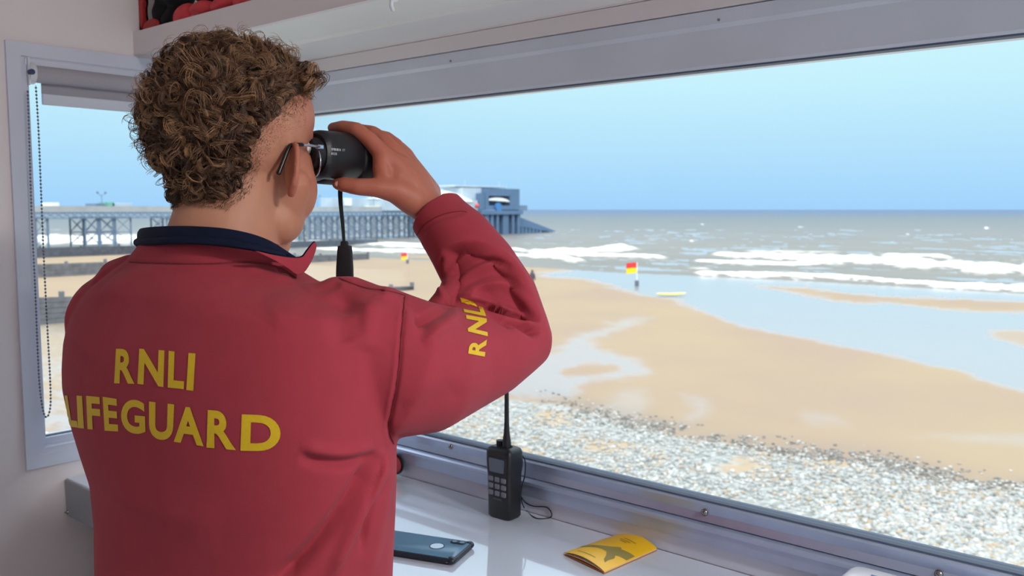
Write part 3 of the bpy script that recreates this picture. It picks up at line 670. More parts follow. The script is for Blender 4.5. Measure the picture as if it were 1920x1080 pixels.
def stone_mat(name, cols):
    m = bpy.data.materials.new(name); m.use_nodes = True; n = m.node_tree; b = n.nodes['Principled BSDF']; a = n.nodes.new('ShaderNodeAttribute'); a.attribute_name = 'tone'
    r = n.nodes.new('ShaderNodeValToRGB'); r.color_ramp.interpolation = 'CONSTANT'; e = r.color_ramp.elements
    while len(e) < len(cols): e.new(.5)
    for i, (q, c) in enumerate(zip(e, cols)): q.position = i/len(cols); q.color = srgb(*c)
    n.links.new(a.outputs['Fac'], r.inputs['Fac']); n.links.new(r.outputs['Color'], b.inputs['Base Color']); b.inputs['Roughness'].default_value = .5
    return m
COLS = [(178, 178, 172), (188, 187, 180), (164, 165, 160), (208, 206, 200), (172, 174, 170), (146, 148, 143), (186, 175, 158), (184, 185, 180), (182, 163, 136), (168, 170, 165),
        (130, 125, 118), (146, 141, 132), (114, 110, 103), (200, 198, 190), (162, 154, 142), (120, 115, 106)]     # ten dry tones, then six wet ones
flint = stone_mat('beach_flints', [tuple(int(v*.93) for v in c) for c in COLS])
N = 36000; px = RNG.uniform(420, 2100, N); f_ = RNG.uniform(0, 1, N)**.8; y0 = yline(px, SHIN); py = y0 + f_*(1160-y0)
r = ray_np(px, py); t = (GZ-CZ)/r[:, 2]; wx, wy = r[:, 0]*t, r[:, 1]*t
keep = (nz(wx, wy, .33, 6.) < .62+.4*RNG.uniform(-1, 1, N)) & (py > y0+4+6*nz(wx, wy, .35, 2.))
pa, pb = px[keep], py[keep]
N = 4200; px = RNG.uniform(420, 2100, N); y0 = yline(px, SHIN); py = y0 + RNG.normal(-4, 9, N)
r = ray_np(px, py); t = (GZ-CZ)/r[:, 2]; keep = nz(r[:, 0]*t, r[:, 1]*t, .5, 8.) > -.15
wa, wb_ = px[keep], py[keep]
tag(stones('shingle', np.concatenate([pa, wa]), np.concatenate([pb, wb_]), np.concatenate([RNG.uniform(.045, .095, len(pa)), RNG.uniform(.035, .075, len(wa))]), flint, np.concatenate([RNG.uniform(0, .62, len(pa)), RNG.uniform(.63, 1, len(wa))])),
    'pale grey flint shingle bank along the foot of the beach, with darker wet stones at its top edge', 'shingle', kind='stuff')

# ---- promenade and sea wall the hut stands on
con = mat('promenade_concrete', (212, 206, 194), .8, var=.08, scale=.8, bump=.3, bscale=20)
o = MB().box((-60, -14, GZ-1), (60, 2.7, -.13)).build('promenade', con); o['kind'] = 'structure'

# ---- groynes
wood = mat('weathered_timber', (112, 112, 116), .8, var=.25, scale=1.5, bump=.5, bscale=6)
woodd = mat('dark_wet_timber', (84, 88, 98), .75, var=.25, scale=1.5, bump=.5, bscale=6)
def groyne(x, y0, y1, h0, h1, label, m, post=3.2, boards=4, extra=.35):
    """a timber groyne running out to sea at world x"""
    t = empty('timber_groyne', (x, y0, GZ), label, 'groyne', 'timber groynes left of the hut'); n_ = int((y1-y0)/post)
    for i in range(n_+1):
        s = i/n_; h = h0+(h1-h0)*s; y = y0+(y1-y0)*s
        MB().box((x-.15, y-.14, GZ-.3), (x+.15, y+.14, GZ+h+extra*(1 if i % 2 else .6)), .02).build('post', m, t)
    b = MB(); 
    for k in range(boards):
        a0 = (k+.04)/boards; a1 = (k+.96)/boards
        b.prism([(x+.16, y0, GZ+h0*a0-.05), (x+.16, y1, GZ+h1*a0-.05), (x+.16, y1, GZ+h1*a1), (x+.16, y0, GZ+h0*a1)], (.07, 0, 0))
    b.build('planking', m, t); return t
q1 = atz(60, 610, GZ); q2 = atz(842, 549, GZ)
groyne(q1.x, q1.y-6, q2.y, 2.1, .35, 'nearest timber groyne, weathered planks between posts, seen left of the sweatshirt', wood, 2.6, 5)
q1 = atz(60, 521, GZ)
groyne(q1.x, q1.y-14, q1.y+48, 1.7, .9, 'middle timber groyne with posts standing on pale sand', wood, 4.2, 4)
q1 = atz(60, 484, GZ)
groyne(q1.x, q1.y-30, q1.y+70, 1.75, 1.2, 'farthest timber groyne, a dark band below the pier legs', woodd, 6, 3)

# ---- pier
PXW = -181.0
steel = mat('hazed_ironwork', (112, 132, 156), .6, var=.1, scale=.3)
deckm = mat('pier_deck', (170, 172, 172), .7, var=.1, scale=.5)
hazeb = mat('hazed_blue_cladding', (92, 120, 150), .6, var=.1, scale=.3)  # distance haze put into this colour and the ironwork's, paler and bluer
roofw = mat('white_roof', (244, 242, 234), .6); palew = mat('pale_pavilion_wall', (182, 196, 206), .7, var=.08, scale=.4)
pier = empty('pier', (PXW, 150, GZ), 'long Victorian iron pier on trestle legs running out to sea', 'pier')
def yat(px, py=400): return atx(px, py, PXW+4).y
PY0, PY1 = yat(-60), yat(898); DT = CZ-.25
MB().box((PXW-4, PY0-30, DT-.25), (PXW+4, PY1, DT)).build('deck', deckm, pier)
MB().box((PXW+3.6, PY0-30, DT), (PXW+3.9, PY1, DT+.95)).build('parapet', deckm, pier)
# lattice girder
b = MB(); y = PY0-30; st = 1.5
for z_ in (DT-.25, DT-1.35): b.box((PXW+3.7, PY0-30, z_-.18), (PXW+3.95, PY1, z_))
while y < PY1-st:
    for (a0, a1) in ((DT-1.35, DT-.3), (DT-.3, DT-1.35)): b.tube([(PXW+3.8, y, a0), (PXW+3.8, y+st, a1)], .08, 4)
    y += st
b.build('lattice_girder', steel, pier)
def trestle(y, x0=PXW-3.4, x1=PXW+3.4, r=.24, top=None, w=1.8):
    top = top or DT-1.3; b = MB()
    for yy in (y, y+w):
        for xx in (x0, x1): b.tube([(xx, yy, GZ-.5), (xx, yy, top)], r, 8)
    for z0, z1 in ((GZ+.6, (GZ+top)/2), ((GZ+top)/2, top)):
        for xx in (x0, x1):
            b.tube([(xx, y, z0), (xx, y+w, z1)], .07, 4); b.tube([(xx, y, z1), (xx, y+w, z0)], .07, 4); b.box((xx-.1, y, z1-.12), (xx+.1, y+w, z1+.05))
        b.tube([(x0, y, z0), (x1, y, z1)], .07, 4); b.tube([(x0, y, z1), (x1, y, z0)], .07, 4)
    return b.build('trestle', steel, pier)
ys_t = [yat(78), yat(90)]
for a_, b_ in ((161, 186), (188, 214), (218, 247)): trestle(yat(a_), w=yat(b_)-yat(a_), r=.19)
trestle(yat(68), w=2.2)
pxs = [315, 345, 430, 460, 545]
for a_ in pxs: trestle(yat(a_), w=(yat(a_+22)-yat(a_)), r=.2)
x_ = 582
while x_ < 800:
    trestle(yat(x_), w=(yat(x_+12)-yat(x_)), r=.2); x_ += 21
x_ = 800
while x_ < 890:
    trestle(yat(x_), w=(yat(x_+9)-yat(x_)), r=.26); x_ += 18
# lamps, shelters and kiosks on the deck
for px in (196, 470, 600, 706):
    yy = yat(px); b = MB(); b.tube([(PXW+3, yy, DT), (PXW+3, yy, DT+3.2)], .07, 6); b.tube([(PXW+3, yy-.8, DT+3.5), (PXW+3, yy, DT+3.0), (PXW+3, yy+.8, DT+3.5)], .06, 6); b.sphere((PXW+3, yy-.8, DT+3.7), .25, 8); b.sphere((PXW+3, yy+.8, DT+3.7), .25, 8); b.build('lamp_post', steel, pier)
def hut(p0, p1, h, name, m, x0=-2.0, x1=2.5, z0=0.0, parent=pier, bev=.05):
    return MB().box((PXW+x0, yat(p0), DT+z0), (PXW+x1, yat(p1), DT+z0+h), bev).build(name, m, parent)
gm = mat('green_canvas', (120, 180, 160), .7)
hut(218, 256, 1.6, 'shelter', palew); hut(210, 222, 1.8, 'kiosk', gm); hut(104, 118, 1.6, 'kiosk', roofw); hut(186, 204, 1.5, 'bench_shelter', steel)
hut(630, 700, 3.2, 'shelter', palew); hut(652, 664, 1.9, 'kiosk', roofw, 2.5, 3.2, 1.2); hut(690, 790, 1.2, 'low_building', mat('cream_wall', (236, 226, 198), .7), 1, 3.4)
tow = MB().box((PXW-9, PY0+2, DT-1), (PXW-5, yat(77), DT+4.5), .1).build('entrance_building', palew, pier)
# pavilion theatre with its white curved roof
pv = MB(); 
PW0, PW1 = yat(716), yat(890)
MB().box((PXW-9, PW0, DT), (PXW+5.2, PW1, DT+3.0)).build('pavilion', palew, pier)
b = MB(); n_ = 14
sec = []
for i in range(n_+1):
    s = i/n_; yy = yat(800)+(yat(905)-yat(800))*s if False else yat(806)+(yat(881)-yat(806))*s
    h = 4.3*(1-s**2.2); sec.append([(PXW-8, yy, DT+2.5), (PXW+5.5, yy, DT+2.5), (PXW+5.2, yy, DT+2.5+h*.75+.1), (PXW-1, yy, DT+2.6+h), (PXW-8, yy, DT+2.5+h*.5+.05)])
b.rings([[Vector(p) for p in s_] for s_ in sec]); b.build('white_roof', roofw, pier)
b = MB(); sec = []
for i in range(n_+1):
    s = i/n_; yy = yat(716)+(yat(808)-yat(716))*s; h = 4.0*math.sin(s*math.pi/2)**1.5+.05
    sec.append([Vector(p) for p in ((PXW-8, yy, DT+2.8), (PXW+3.5, yy, DT+2.8), (PXW+3, yy, DT+2.9+h*.7), (PXW-1, yy, DT+2.9+h), (PXW-8, yy, DT+2.9+h*.5))])
b.rings(sec); b.build('grey_roof', palew, pier)
MB().sphere((PXW+5.6, yat(887, 382), DT+1.4), .62, 12).build('red_sign', mat('red_sign', (240, 90, 90), .5), pier, True)
MB().box((PXW-5, yat(872), DT+3), (PXW+3, yat(908), DT+6.6), .1).build('stair_tower', palew, pier)
# the lifeboat station at the head
LB0, LB1 = yat(895), yat(974)
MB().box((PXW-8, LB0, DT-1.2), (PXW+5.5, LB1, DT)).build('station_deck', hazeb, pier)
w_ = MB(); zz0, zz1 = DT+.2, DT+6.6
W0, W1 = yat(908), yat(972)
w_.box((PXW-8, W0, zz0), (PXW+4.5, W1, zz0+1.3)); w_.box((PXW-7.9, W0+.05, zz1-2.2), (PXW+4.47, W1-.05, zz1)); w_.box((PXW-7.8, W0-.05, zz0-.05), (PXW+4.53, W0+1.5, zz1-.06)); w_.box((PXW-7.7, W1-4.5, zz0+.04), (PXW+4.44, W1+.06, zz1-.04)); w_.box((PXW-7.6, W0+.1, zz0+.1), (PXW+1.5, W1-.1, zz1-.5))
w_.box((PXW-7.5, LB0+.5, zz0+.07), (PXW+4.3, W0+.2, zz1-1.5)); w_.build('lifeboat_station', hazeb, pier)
b = MB(); sec = []
for i in range(13):
    s = i/12; yy = W0+1.6+(W1-6.5-W0)*s; h = 1.05*math.sin(s*math.pi)**.6
    sec.append([Vector((PXW+1.5, yy, zz1-3.6-s*.4)), Vector((PXW+4.7, yy, zz1-3.6-s*.4)), Vector((PXW+4.7, yy, zz1-3.5+h*.9-s*.4)), Vector((PXW+1.5, yy, zz1-3.5+h-s*.4))])
b.rings(sec); b.build('arched_window', roofw, pier)
MB().tube([(PXW+4.6, yat(930), DT+1.0), (PXW+5.2, yat(930), DT+1.0)], 1.3, 20).build('round_window', mat('bright_blue_sign', (70, 130, 190), .5), pier)
MB().box((PXW-3, W1, DT), (PXW+4, yat(989), DT+1.6), .05).build('balcony', steel, pier)
MB().box((PXW-6, yat(862), zz1+.3), (PXW+2, yat(960), zz1+.8), .05).build('roof_ridge', palew, pier)
for px in (886, 950): MB().tube([(PXW+1, yat(px), zz1-1), (PXW+1, yat(px), zz1+2.2)], .12, 6).build('mast', palew, pier)
x_ = 888
for x_, wd in ((889, 9), (904, 10), (916, 7), (927, 6), (939, 12), (956, 6), (966, 7)):
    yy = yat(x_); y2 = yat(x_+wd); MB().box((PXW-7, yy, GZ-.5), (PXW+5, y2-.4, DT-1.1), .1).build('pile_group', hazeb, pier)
# slipway
s0, s1 = yat(962), atx(1046, 434, PXW+4).y
MB().prism([(PXW+3.5, s0, DT-1.1), (PXW+3.5, s1, GZ+.3), (PXW+3.5, s1-3, GZ+.2), (PXW+3.5, s0+4, DT-5.0), (PXW+3.5, s0, DT-4.4)], (-6, 0, 0)).build('slipway', hazeb, pier)
for k in range(7):
    yy = s0+3+(s1-s0-12)*k/6; top = DT-1.4+(GZ+.3-DT+1.1)*(yy-s0)/(s1-s0)
    MB().box((PXW-2, yy, GZ-.5), (PXW+3.4, yy+1.3, top), .05).build('slipway_pile', hazeb, pier)

# ---- flags, rescue board, figure at the water's edge
redf = mat('flag_red', (232, 60, 60), .7); yelf = mat('flag_yellow', (250, 220, 40), .7); polem = mat('white_pole', (235, 238, 235), .5)
def flag(px, py, size, label, wpx=20, hpx=20, dy=-50):
    p = atz(px, py, GZ); d = (p-CAM).dot(FWD); k = d/FPX; H = (py-(py+dy))*k
    t = empty('beach_flag', p, label, 'flag', 'red over yellow bathing flags')
    MB().tube([p-Vector((0, 0, .2)), p+Vector((0, 0, H))], .045, 8).build('pole', polem, t, True)
    MB().box(p+Vector((-.16, -.16, 0)), p+Vector((.16, .16, .55)), .05).build('weighted_base', mat('base_grey_%d' % px, (110, 115, 130), .8), t)
    fw, fh = wpx*k, hpx*k; dr = (-RT*.95+FH*.3).normalized()
    for part, z0, z1, mm in (('red_half', .5, 1., redf), ('yellow_half', 0., .5, yelf)):
        R = []
        for i in range(9):
            s = i/8; wv = .12*math.sin(s*7)*s; sag = -.10*fh*s*s; q = p+dr*(fw*s)+FH*wv+Vector((0, 0, H-fh+sag))
            R.append([q+Vector((0, 0, fh*z0))+FH*.012, q+Vector((0, 0, fh*z1))+FH*.012, q+Vector((0, 0, fh*z1))-FH*.012, q+Vector((0, 0, fh*z0))-FH*.012])
        MB().rings(R).build(part, mm, t)
    return t
flag(1194, 536, 1, 'red over yellow flag on a white pole in the wet sand near the rescue board', 20, 20, -44)
flag(764, 494, 1, 'small far red over yellow flag seen between the face and the sleeve', 13, 13, -20)
p = atz(1258, 556, GZ); ax = (RT*.985+FH*.17).normalized(); ay = Vector((-ax.y, ax.x, 0)); Rg = []
for i in range(21):
    s = -1+2*i/20; hw = .34*max(.02, (1-abs(s)**2.6))**.55; hh = .10*max(.05, (1-abs(s)**4)); lift = .10*s*s
    Rg.append([p+ax*(1.38*s)+ay*(hw*math.cos(a*math.pi/6))+Vector((0, 0, .20+lift+hh*math.sin(a*math.pi/6))) for a in range(12)])
bd = MB().rings(Rg).build('rescue_board', mat('pale_yellow_board', (252, 216, 110), .45), None, True); tag(bd, 'long yellow rescue board lying where the sand meets the wet shore', 'board')
rebase(bd, p)
p = atz(998, 540, GZ); 
b = MB(); b.tube([p+Vector((.1, 0, 0)), p+Vector((.07, 0, .8))], [.09, .12], 8, round_=True); b.tube([p-Vector((.15, 0, 0)), p+Vector((-.07, 0, .8))], [.09, .12], 8, round_=True); b.tube([p+Vector((0, 0, .75)), p+Vector((0, 0, 1.1)), p+Vector((0, 0, 1.4))], [.17, .2, .2], 10, round_=True)
b.tube([p+Vector((0, 0, 1.4)), p+Vector((0, 0, 1.6))], [.07, .07], 8); b.sphere(p+Vector((0, 0, 1.66)), .12, 10)
for s in (1, -1): b.tube([p+Vector((.2*s, 0, 1.38)), p+Vector((.3*s, .02, 1.1)), p+Vector((.3*s, .08, .8))], [.07, .06, .05], 8, round_=True)
me = remesh(b, .03, 1); me.materials.append(mat('distant_clothes', (86, 78, 90), .8)); o = bpy.data.objects.new('person', me); COL.objects.link(o); rebase(o, p)
tag(o, 'tiny distant person in dark clothes standing on the sand beside the raised elbow', 'person')
# ================================================================== THE LIFEGUARD
skin = mat('skin', (192, 137, 110), .5, var=.05, scale=25, bump=.12, bscale=500, sss=.12, spec=.35)
n_s = skin.node_tree; bs = n_s.nodes['Principled BSDF']; src = bs.inputs['Base Color'].links[0].from_socket
mxs = n_s.nodes.new('ShaderNodeMix'); mxs.data_type = 'RGBA'; ats = n_s.nodes.new('ShaderNodeAttribute'); ats.attribute_name = 'flush_shade'
n_s.links.new(ats.outputs['Fac'], mxs.inputs['Factor']); n_s.links.new(src, mxs.inputs['A']); mxs.inputs['B'].default_value = srgb(172, 88, 70); n_s.links.new(mxs.outputs['Result'], bs.inputs['Base Color'])
fleece = mat('red_sweatshirt', (162, 58, 70), .85, var=.03, scale=30, bump=.2, bscale=1400, spec=.15, sheen=.06)
navy = mat('navy_collar', (16, 24, 48), .85, var=.05, scale=60, bump=.3, bscale=1200, spec=.2)
HY = math.radians(34)
HC = P(460, 315, 1.05); HC.z = Z(.047)
hr = RT*math.cos(HY) - FH*math.sin(HY); hf = RT*math.sin(HY) + FH*math.cos(HY)
def H(r, f, u): return HC + hr*r + hf*f + UPW*u
HM = Matrix((hr, hf, UPW)).transposed()
TY = math.radians(35)
tr = RT*math.cos(TY) - FH*math.sin(TY); tf = RT*math.sin(TY) + FH*math.cos(TY)
feet = P(440, 600, 1.06); feet.z = 0
man = empty('person', feet, 'person in a red sweatshirt lettered in yellow, looking out to sea through binoculars', 'person')

# ---- the body: one continuous surface
b = MB()
b.sphere(H(0, -.012, .052), (.0745, .093, .084), 28, HM)
b.sphere(H(0, .020, .065), (.066, .070, .062), 24, HM)            # forehead
b.sphere(H(0, .030, -.010), (.058, .060, .075), 24, HM)           # mid face
b.sphere(H(.036, .045, -.022), (.025, .028, .040), 18, HM); b.sphere(H(-.036, .045, -.022), (.025, .028, .040), 18, HM)   # cheeks
b.sphere(H(.030, .020, -.058), (.030, .036, .032), 18, HM); b.sphere(H(-.030, .020, -.058), (.030, .036, .032), 18, HM)   # jaw angles
b.sphere(H(0, .040, -.052), (.036, .038, .034), 18, HM); b.sphere(H(0, .064, -.070), (.018, .014, .015), 14, HM)
b.tube([P(545, 350, 1.05), P(534, 386, 1.055), P(514, 417, 1.06), P(486, 442, 1.06)], [.0245, .0245, .0240, .026], 20, round_=True)         # chin
b.tube([H(-.034, .068, .044), H(0, .080, .042), H(.034, .068, .044)], [.008, .010, .008], 12, round_=True)               # brow
b.tube([H(0, .082, .034), H(0, .090, .010), H(0, .098, -.006)], [.007, .009, .0115], 12, round_=True)                    # nose
for s in (1, -1): b.sphere(H(.010*s, .087, -.008), .0070, 10)
b.tube([H(-.020, .074, -.034), H(0, .082, -.032), H(.020, .074, -.034)], [.003, .006, .003], 10, round_=True); b.tube([H(-.018, .073, -.042), H(0, .080, -.043), H(.018, .073, -.042)], [.003, .0065, .003], 10, round_=True)
for s in (1, -1):                                                  # ears
    e = (hr*(.88*s) - hf*.47).normalized(); nrm = e.cross(UPW).normalized()
    tilt = Quaternion(hr, math.radians(-8)); upe = tilt @ UPW
    rootp = H(.068*s, .010, -.001); c = rootp + e*.013
    E3 = Matrix((nrm, e, upe)).transposed()
    b.sphere(c, (.0050, .0185, .028), 18, E3)
    rim = [c + e*(.017*math.sin(a)*(1 if a < 2.2 else .72)) + upe*(.029*math.cos(a)) + nrm*.0012 for a in np.linspace(-.5, 3.0, 14)]
    b.tube(rim, [.0036]*9+[.0042, .0048, .0054, .0056, .005], 10, round_=True)
    b.tube([rootp+upe*.012, rootp+e*.004-upe*.004, rootp+e*.004-upe*.020], [.007, .0085, .006], 12, round_=True)
# neck and trunk
b.tube([P(447, 330, 1.045), P(430, 400, 1.04), P(418, 450, 1.035), P(418, 500, 1.04)], [.058, .0605, .064, .074], 28, caps=True, flat=1.0)
b.tube([P(500, 400, 1.075), P(470, 460, 1.075)], [.040, .046], 20, round_=True)       # throat under the jaw
for y0_, hw, hd in ((0, 0, 0),): pass
rings = []
for y, xl, xr, B, d in ((1330, 200, 715, .10, 1.06), (1080, 205, 705, .10, 1.06), (900, 200, 700, .10, 1.05), (700, 160, 705, .105, 1.05), (600, 180, 690, .10, 1.05), (545, 230, 640, .085, 1.05), (505, 300, 560, .065, 1.045)):
    c = P((xl+xr)/2, y, d); hw = (xr-xl)/2/FPX*d; A = math.sqrt(max(1e-4, hw*hw-(B*math.sin(TY))**2))/math.cos(TY)
    rings.append([c + tr*(A*math.copysign(abs(math.cos(t))**.85, math.cos(t))) + tf*(B*math.copysign(abs(math.sin(t))**.85, math.sin(t))) for t in np.linspace(0, 2*math.pi, 40, endpoint=False)])
b.rings(rings)
# right arm inside the sleeve, wrist, palm
b.tube([P(630, 640, .985), P(740, 690, 1.005), P(870, 685, 1.07), P(962, 650, 1.125)], [.050, .042, .032, .026], 18, round_=True)
WR = P(800, 388, 1.172)
b.tube([P(962, 645, 1.125), P(945, 570, 1.142), P(895, 490, 1.152), P(832, 418, 1.166), WR], [.026, .024, .024, .0240, .0235], 20, round_=True)
IM, MM, RM, PM = P(716, 288, 1.140), P(737, 284, 1.160), P(757, 292, 1.180), P(772, 306, 1.198)
IP_, MP_, RP_, PP_ = P(668, 243, 1.140), P(698, 249, 1.166), P(725, 259, 1.188), P(750, 276, 1.206)
b.tube([WR, P(770, 350, 1.155), P(742, 312, 1.148), IM], [.0235, .0215, .0165, .0125], 16, round_=True)
b.tube([WR, P(783, 345, 1.172), P(757, 308, 1.166), MM], [.0230, .0195, .0155, .0122], 16, round_=True)
b.tube([WR, P(794, 350, 1.188), P(772, 316, 1.185), RM], [.0225, .0180, .0145, .0115], 16, round_=True)
b.tube([WR, P(804, 358, 1.200), P(786, 330, 1.202), PM], [.0215, .0165, .0135, .0105], 16, round_=True)
b.tube([IM, P(693, 262, 1.138), IP_, P(643, 238, 1.150), P(624, 240, 1.168)], [.0122, .0108, .0103, .0090, .0075], 14, round_=True)
b.tube([MM, P(718, 262, 1.162), MP_, P(672, 244, 1.185), P(652, 247, 1.205)], [.0120, .0106, .0100, .0088, .0074], 14, round_=True)
b.tube([RM, P(742, 272, 1.184), RP_, P(700, 252, 1.208), P(684, 256, 1.225)], [.0112, .0100, .0095, .0084, .0070], 14, round_=True)
b.tube([PM, P(762, 288, 1.204), PP_, P(728, 268, 1.224), P(712, 272, 1.238)], [.0102, .0090, .0084, .0074, .0062], 14, round_=True)
b.tube([WR, P(772, 374, 1.150), P(738, 356, 1.135), P(706, 352, 1.125), P(668, 350, 1.120), P(645, 346, 1.122), P(634, 345, 1.126)], [.0225, .0205, .0165, .0125, .0110, .0098, .0082], 16, round_=True)
b.tube([IM, P(716, 318, 1.136), P(724, 345, 1.136)], [.0120, .0125, .0145], 14, round_=True)     # web between thumb and forefinger
b.tube([P(750, 315, 1.155), P(742, 340, 1.145), P(760, 362, 1.155)], [.018, .018, .020], 14, round_=True)
# left arm, raised in front of the chest, its hand on the far barrel
b.tube([P(225, 610, 1.15), P(300, 620, 1.22), P(395, 600, 1.31)], [.048, .044, .036], 18, round_=True)
LW = H(-.085, .135, -.045)
b.tube([P(395, 600, 1.31), P(440, 500, 1.30), P(480, 420, 1.28), LW], [.036, .036, .030, .023], 18, round_=True)
EYE = H(.031, .078, .030)
B0 = P(587, 289, 1.100)
bl = (B0 - hr*.062)                                                # left eyepiece
def BL(s, a, u): return bl + hf*s + hr*a + UPW*u
b.tube([LW, BL(.060, -.052, -.014)], [.023, .020], 14, round_=True)
for k, (s_, r_) in enumerate(((.045, .0090), (.062, .0095), (.079, .0090), (.095, .0078))):
    b.tube([BL(s_, -.048, -.014), BL(s_, -.044, .008), BL(s_, -.034, .020), BL(s_, -.022, .024)], [r_*1.12, r_, r_*.95, r_*.8], 12, round_=True)
b.tube([BL(.045, -.048, -.022), BL(.048, -.026, -.036), BL(.050, -.004, -.039)], [.012, .0105, .009], 12, round_=True)
bm_ = remesh(b, .0026, 5, .5)
bl_ = None
body = bpy.data.objects.new('body', bm_); bm_.materials.append(skin)
c_ = np.empty(len(bm_.vertices)*3); bm_.vertices.foreach_get('co', c_); c_ = c_.reshape(-1, 3); rl = c_-np.array(HC)
r_, f_2, u_ = np.abs(rl@np.array(hr)), rl@np.array(hf), rl@np.array(UPW)
gs = lambda d, w: np.exp(-(d/w)**2)
flush_shade = .6*np.clip((r_-.070)/.010, 0, 1)*(np.abs(u_) < .05)*(np.hypot(r_, f_2) < .12) + .35*gs(np.sqrt((r_-.04)**2+(f_2-.06)**2+(u_+.02)**2), .03)
flush_shade = np.maximum(flush_shade, .85*np.clip(1-np.linalg.norm(c_-np.array(P(700, 310, 1.15)), axis=1)/.16, 0, 1)**.5)  # hand also darkened: its backlit shade is put into the skin colour
a_ = bm_.attributes.new('flush_shade', 'FLOAT', 'POINT'); a_.data.foreach_set('value', np.clip(flush_shade, 0, 1).astype(np.float32))
bm_.polygons.foreach_set('use_smooth', [True]*len(bm_.polygons))
def adopt(o, p=man):
    if o.name not in COL.objects: COL.objects.link(o)
    o.parent = p; o.location = -(p.location if p.parent is None else Vector((0, 0, 0))); o['wloc'] = (0., 0., 0.); return o
adopt(body)

# ---- sculpting helpers: real displacement of the cloth, located by the fold lines read off the photo
def getco(me):
    co = np.empty(len(me.vertices)*3, np.float64); me.vertices.foreach_get('co', co); return co.reshape(-1, 3)
def getno(me):
    no = np.empty(len(me.vertices)*3, np.float64); me.vertices.foreach_get('normal', no); return no.reshape(-1, 3)
def setco(me, co): me.vertices.foreach_set('co', co.ravel()); me.update()
def pdist(x, y, pl):
    best = np.full(x.shape, 1e9); par = np.zeros(x.shape); pl = [np.array(p, float) for p in pl]
    L_ = [0]; 
    for i in range(len(pl)-1): L_.append(L_[-1]+np.linalg.norm(pl[i+1]-pl[i]))
    for i in range(len(pl)-1):
        a, c = pl[i], pl[i+1]; ab = c-a; l2 = ab@ab; t = np.clip(((x-a[0])*ab[0]+(y-a[1])*ab[1])/l2, 0, 1)
        d = np.hypot(x-a[0]-t*ab[0], y-a[1]-t*ab[1]); m_ = d < best; best[m_] = d[m_]; par[m_] = (L_[i]+t[m_]*math.sqrt(l2))/L_[-1]
    return best, par
def sculpt(me, strokes, polys=()):
    for grp in (strokes,):
        co = getco(me); no = getno(me); px, py, w_ = to_px(co); vd = co-np.array(CAM); vd /= np.linalg.norm(vd, axis=1)[:, None]
        face = np.clip(-(no*vd).sum(1)*2.2, 0, 1); disp = np.zeros(len(co))
        for pl, amp, wid, *o in strokes:
            pl = [tuple(p) for p in smooth_poly([Vector((p[0], p[1])) for p in pl], 6)]
            d, t = pdist(px, py, pl); tp = np.clip(np.minimum(t, 1-t)*6, 0, 1) if not o or o[0] else 1
            disp += amp*np.exp(-(d/wid)**2)*tp
        for poly, amp, wid in polys:
            poly = [tuple(p) for p in smooth_poly([Vector(p) for p in poly+poly[:1]], 5)]
            d, _ = pdist(px, py, poly); ins = inpoly(px, py, poly); s_ = np.clip(d/wid, 0, 1)*ins; disp += amp*(s_*s_*(3-2*s_))
        setco(me, co + no*(disp*face)[:, None])

# ---- sweatshirt
b = MB(); rings = []
LEV = [(1345, 186, 728, .128, 1.06), (1250, 182, 732, .127, 1.06), (1150, 178, 735, .124, 1.06), (1080, 176, 735, .122, 1.06), (1000, 175, 738, .120, 1.055), (920, 167, 742, .120, 1.05), (860, 147, 744, .122, 1.05), (800, 129, 744, .124, 1.05), (740, 116, 744, .126, 1.05), (700, 115, 744, .126, 1.05),
       (650, 118, 744, .124, 1.05), (600, 133, 738, .118, 1.05), (565, 152, 722, .112, 1.05), (541, 172, 650, .102, 1.05), (524, 190, 596, .092, 1.05), (504, 216, 562, .082, 1.05), (490, 234, 548, .076, 1.048), (474, 247, 536, .072, 1.045), (462, 256, 526, .068, 1.042), (452, 266, 515, .064, 1.040)]
def fit_ring(y, xl, xr, B, d, p=.86, n_=56):
    """a rounded section of the trunk whose left and right limits fall on xl and xr"""
    cx_, A = (xl+xr)/2, .18
    for _ in range(14):
        c = P(cx_, y, d); r = [c + tr*(A*math.copysign(abs(math.cos(t))**p, math.cos(t))) + tf*(B*math.copysign(abs(math.sin(t))**p, math.sin(t))) for t in np.linspace(0, 2*math.pi, n_, endpoint=False)]
        X = to_px(np.array([tuple(q) for q in r]))[0]; l_, r_ = X.min(), X.max()
        cx_ += ((xl+xr)-(l_+r_))/2; A *= ((xr-xl)/(r_-l_))**1.1
    return r
for L_ in LEV: rings.append(fit_ring(*L_))
b.rings(rings)
b.tube([P(610, 632, .985), P(680, 650, .975), P(742, 690, .985), P(800, 688, 1.015), P(860, 676, 1.05), P(925, 658, 1.085), P(972, 638, 1.112)], [.064, .073, .0830, .0760, .0640, .0540, .0440], 32, round_=True)
b.tube([P(972, 636, 1.112), P(936, 566, 1.122), P(896, 502, 1.132), P(858, 446, 1.150), P(820, 404, 1.168)], [.0440, .0520, .0505, .0450, .0375], 32, caps=True)
b.tube([P(826, 410, 1.166), P(816, 398, 1.170)], [.0395, .0385], 32)              # cuff rib
b.tube([P(645, 602, .985), P(715, 618, .982)], [.052, .046], 24, round_=True)      # shoulder cap
b.tube([P(835, 590, 1.075), P(865, 570, 1.095), P(880, 545, 1.110)], [.028, .035, .038], 20, round_=True)   # cloth bunched in the crook
b.tube([P(225, 605, 1.135), P(300, 615, 1.21), P(395, 600, 1.305)], [.066, .060, .050], 24, round_=True)
b.tube([P(395, 600, 1.305), P(440, 505, 1.30), P(478, 440, 1.285)], [.050, .050, .042], 24, round_=True)
b.tube([P(214, 560, 1.15), P(226, 520, 1.12), P(250, 505, 1.09)], [.035, .026, .02], 16, round_=True)
jm = remesh(b, .0027, 20, .5)
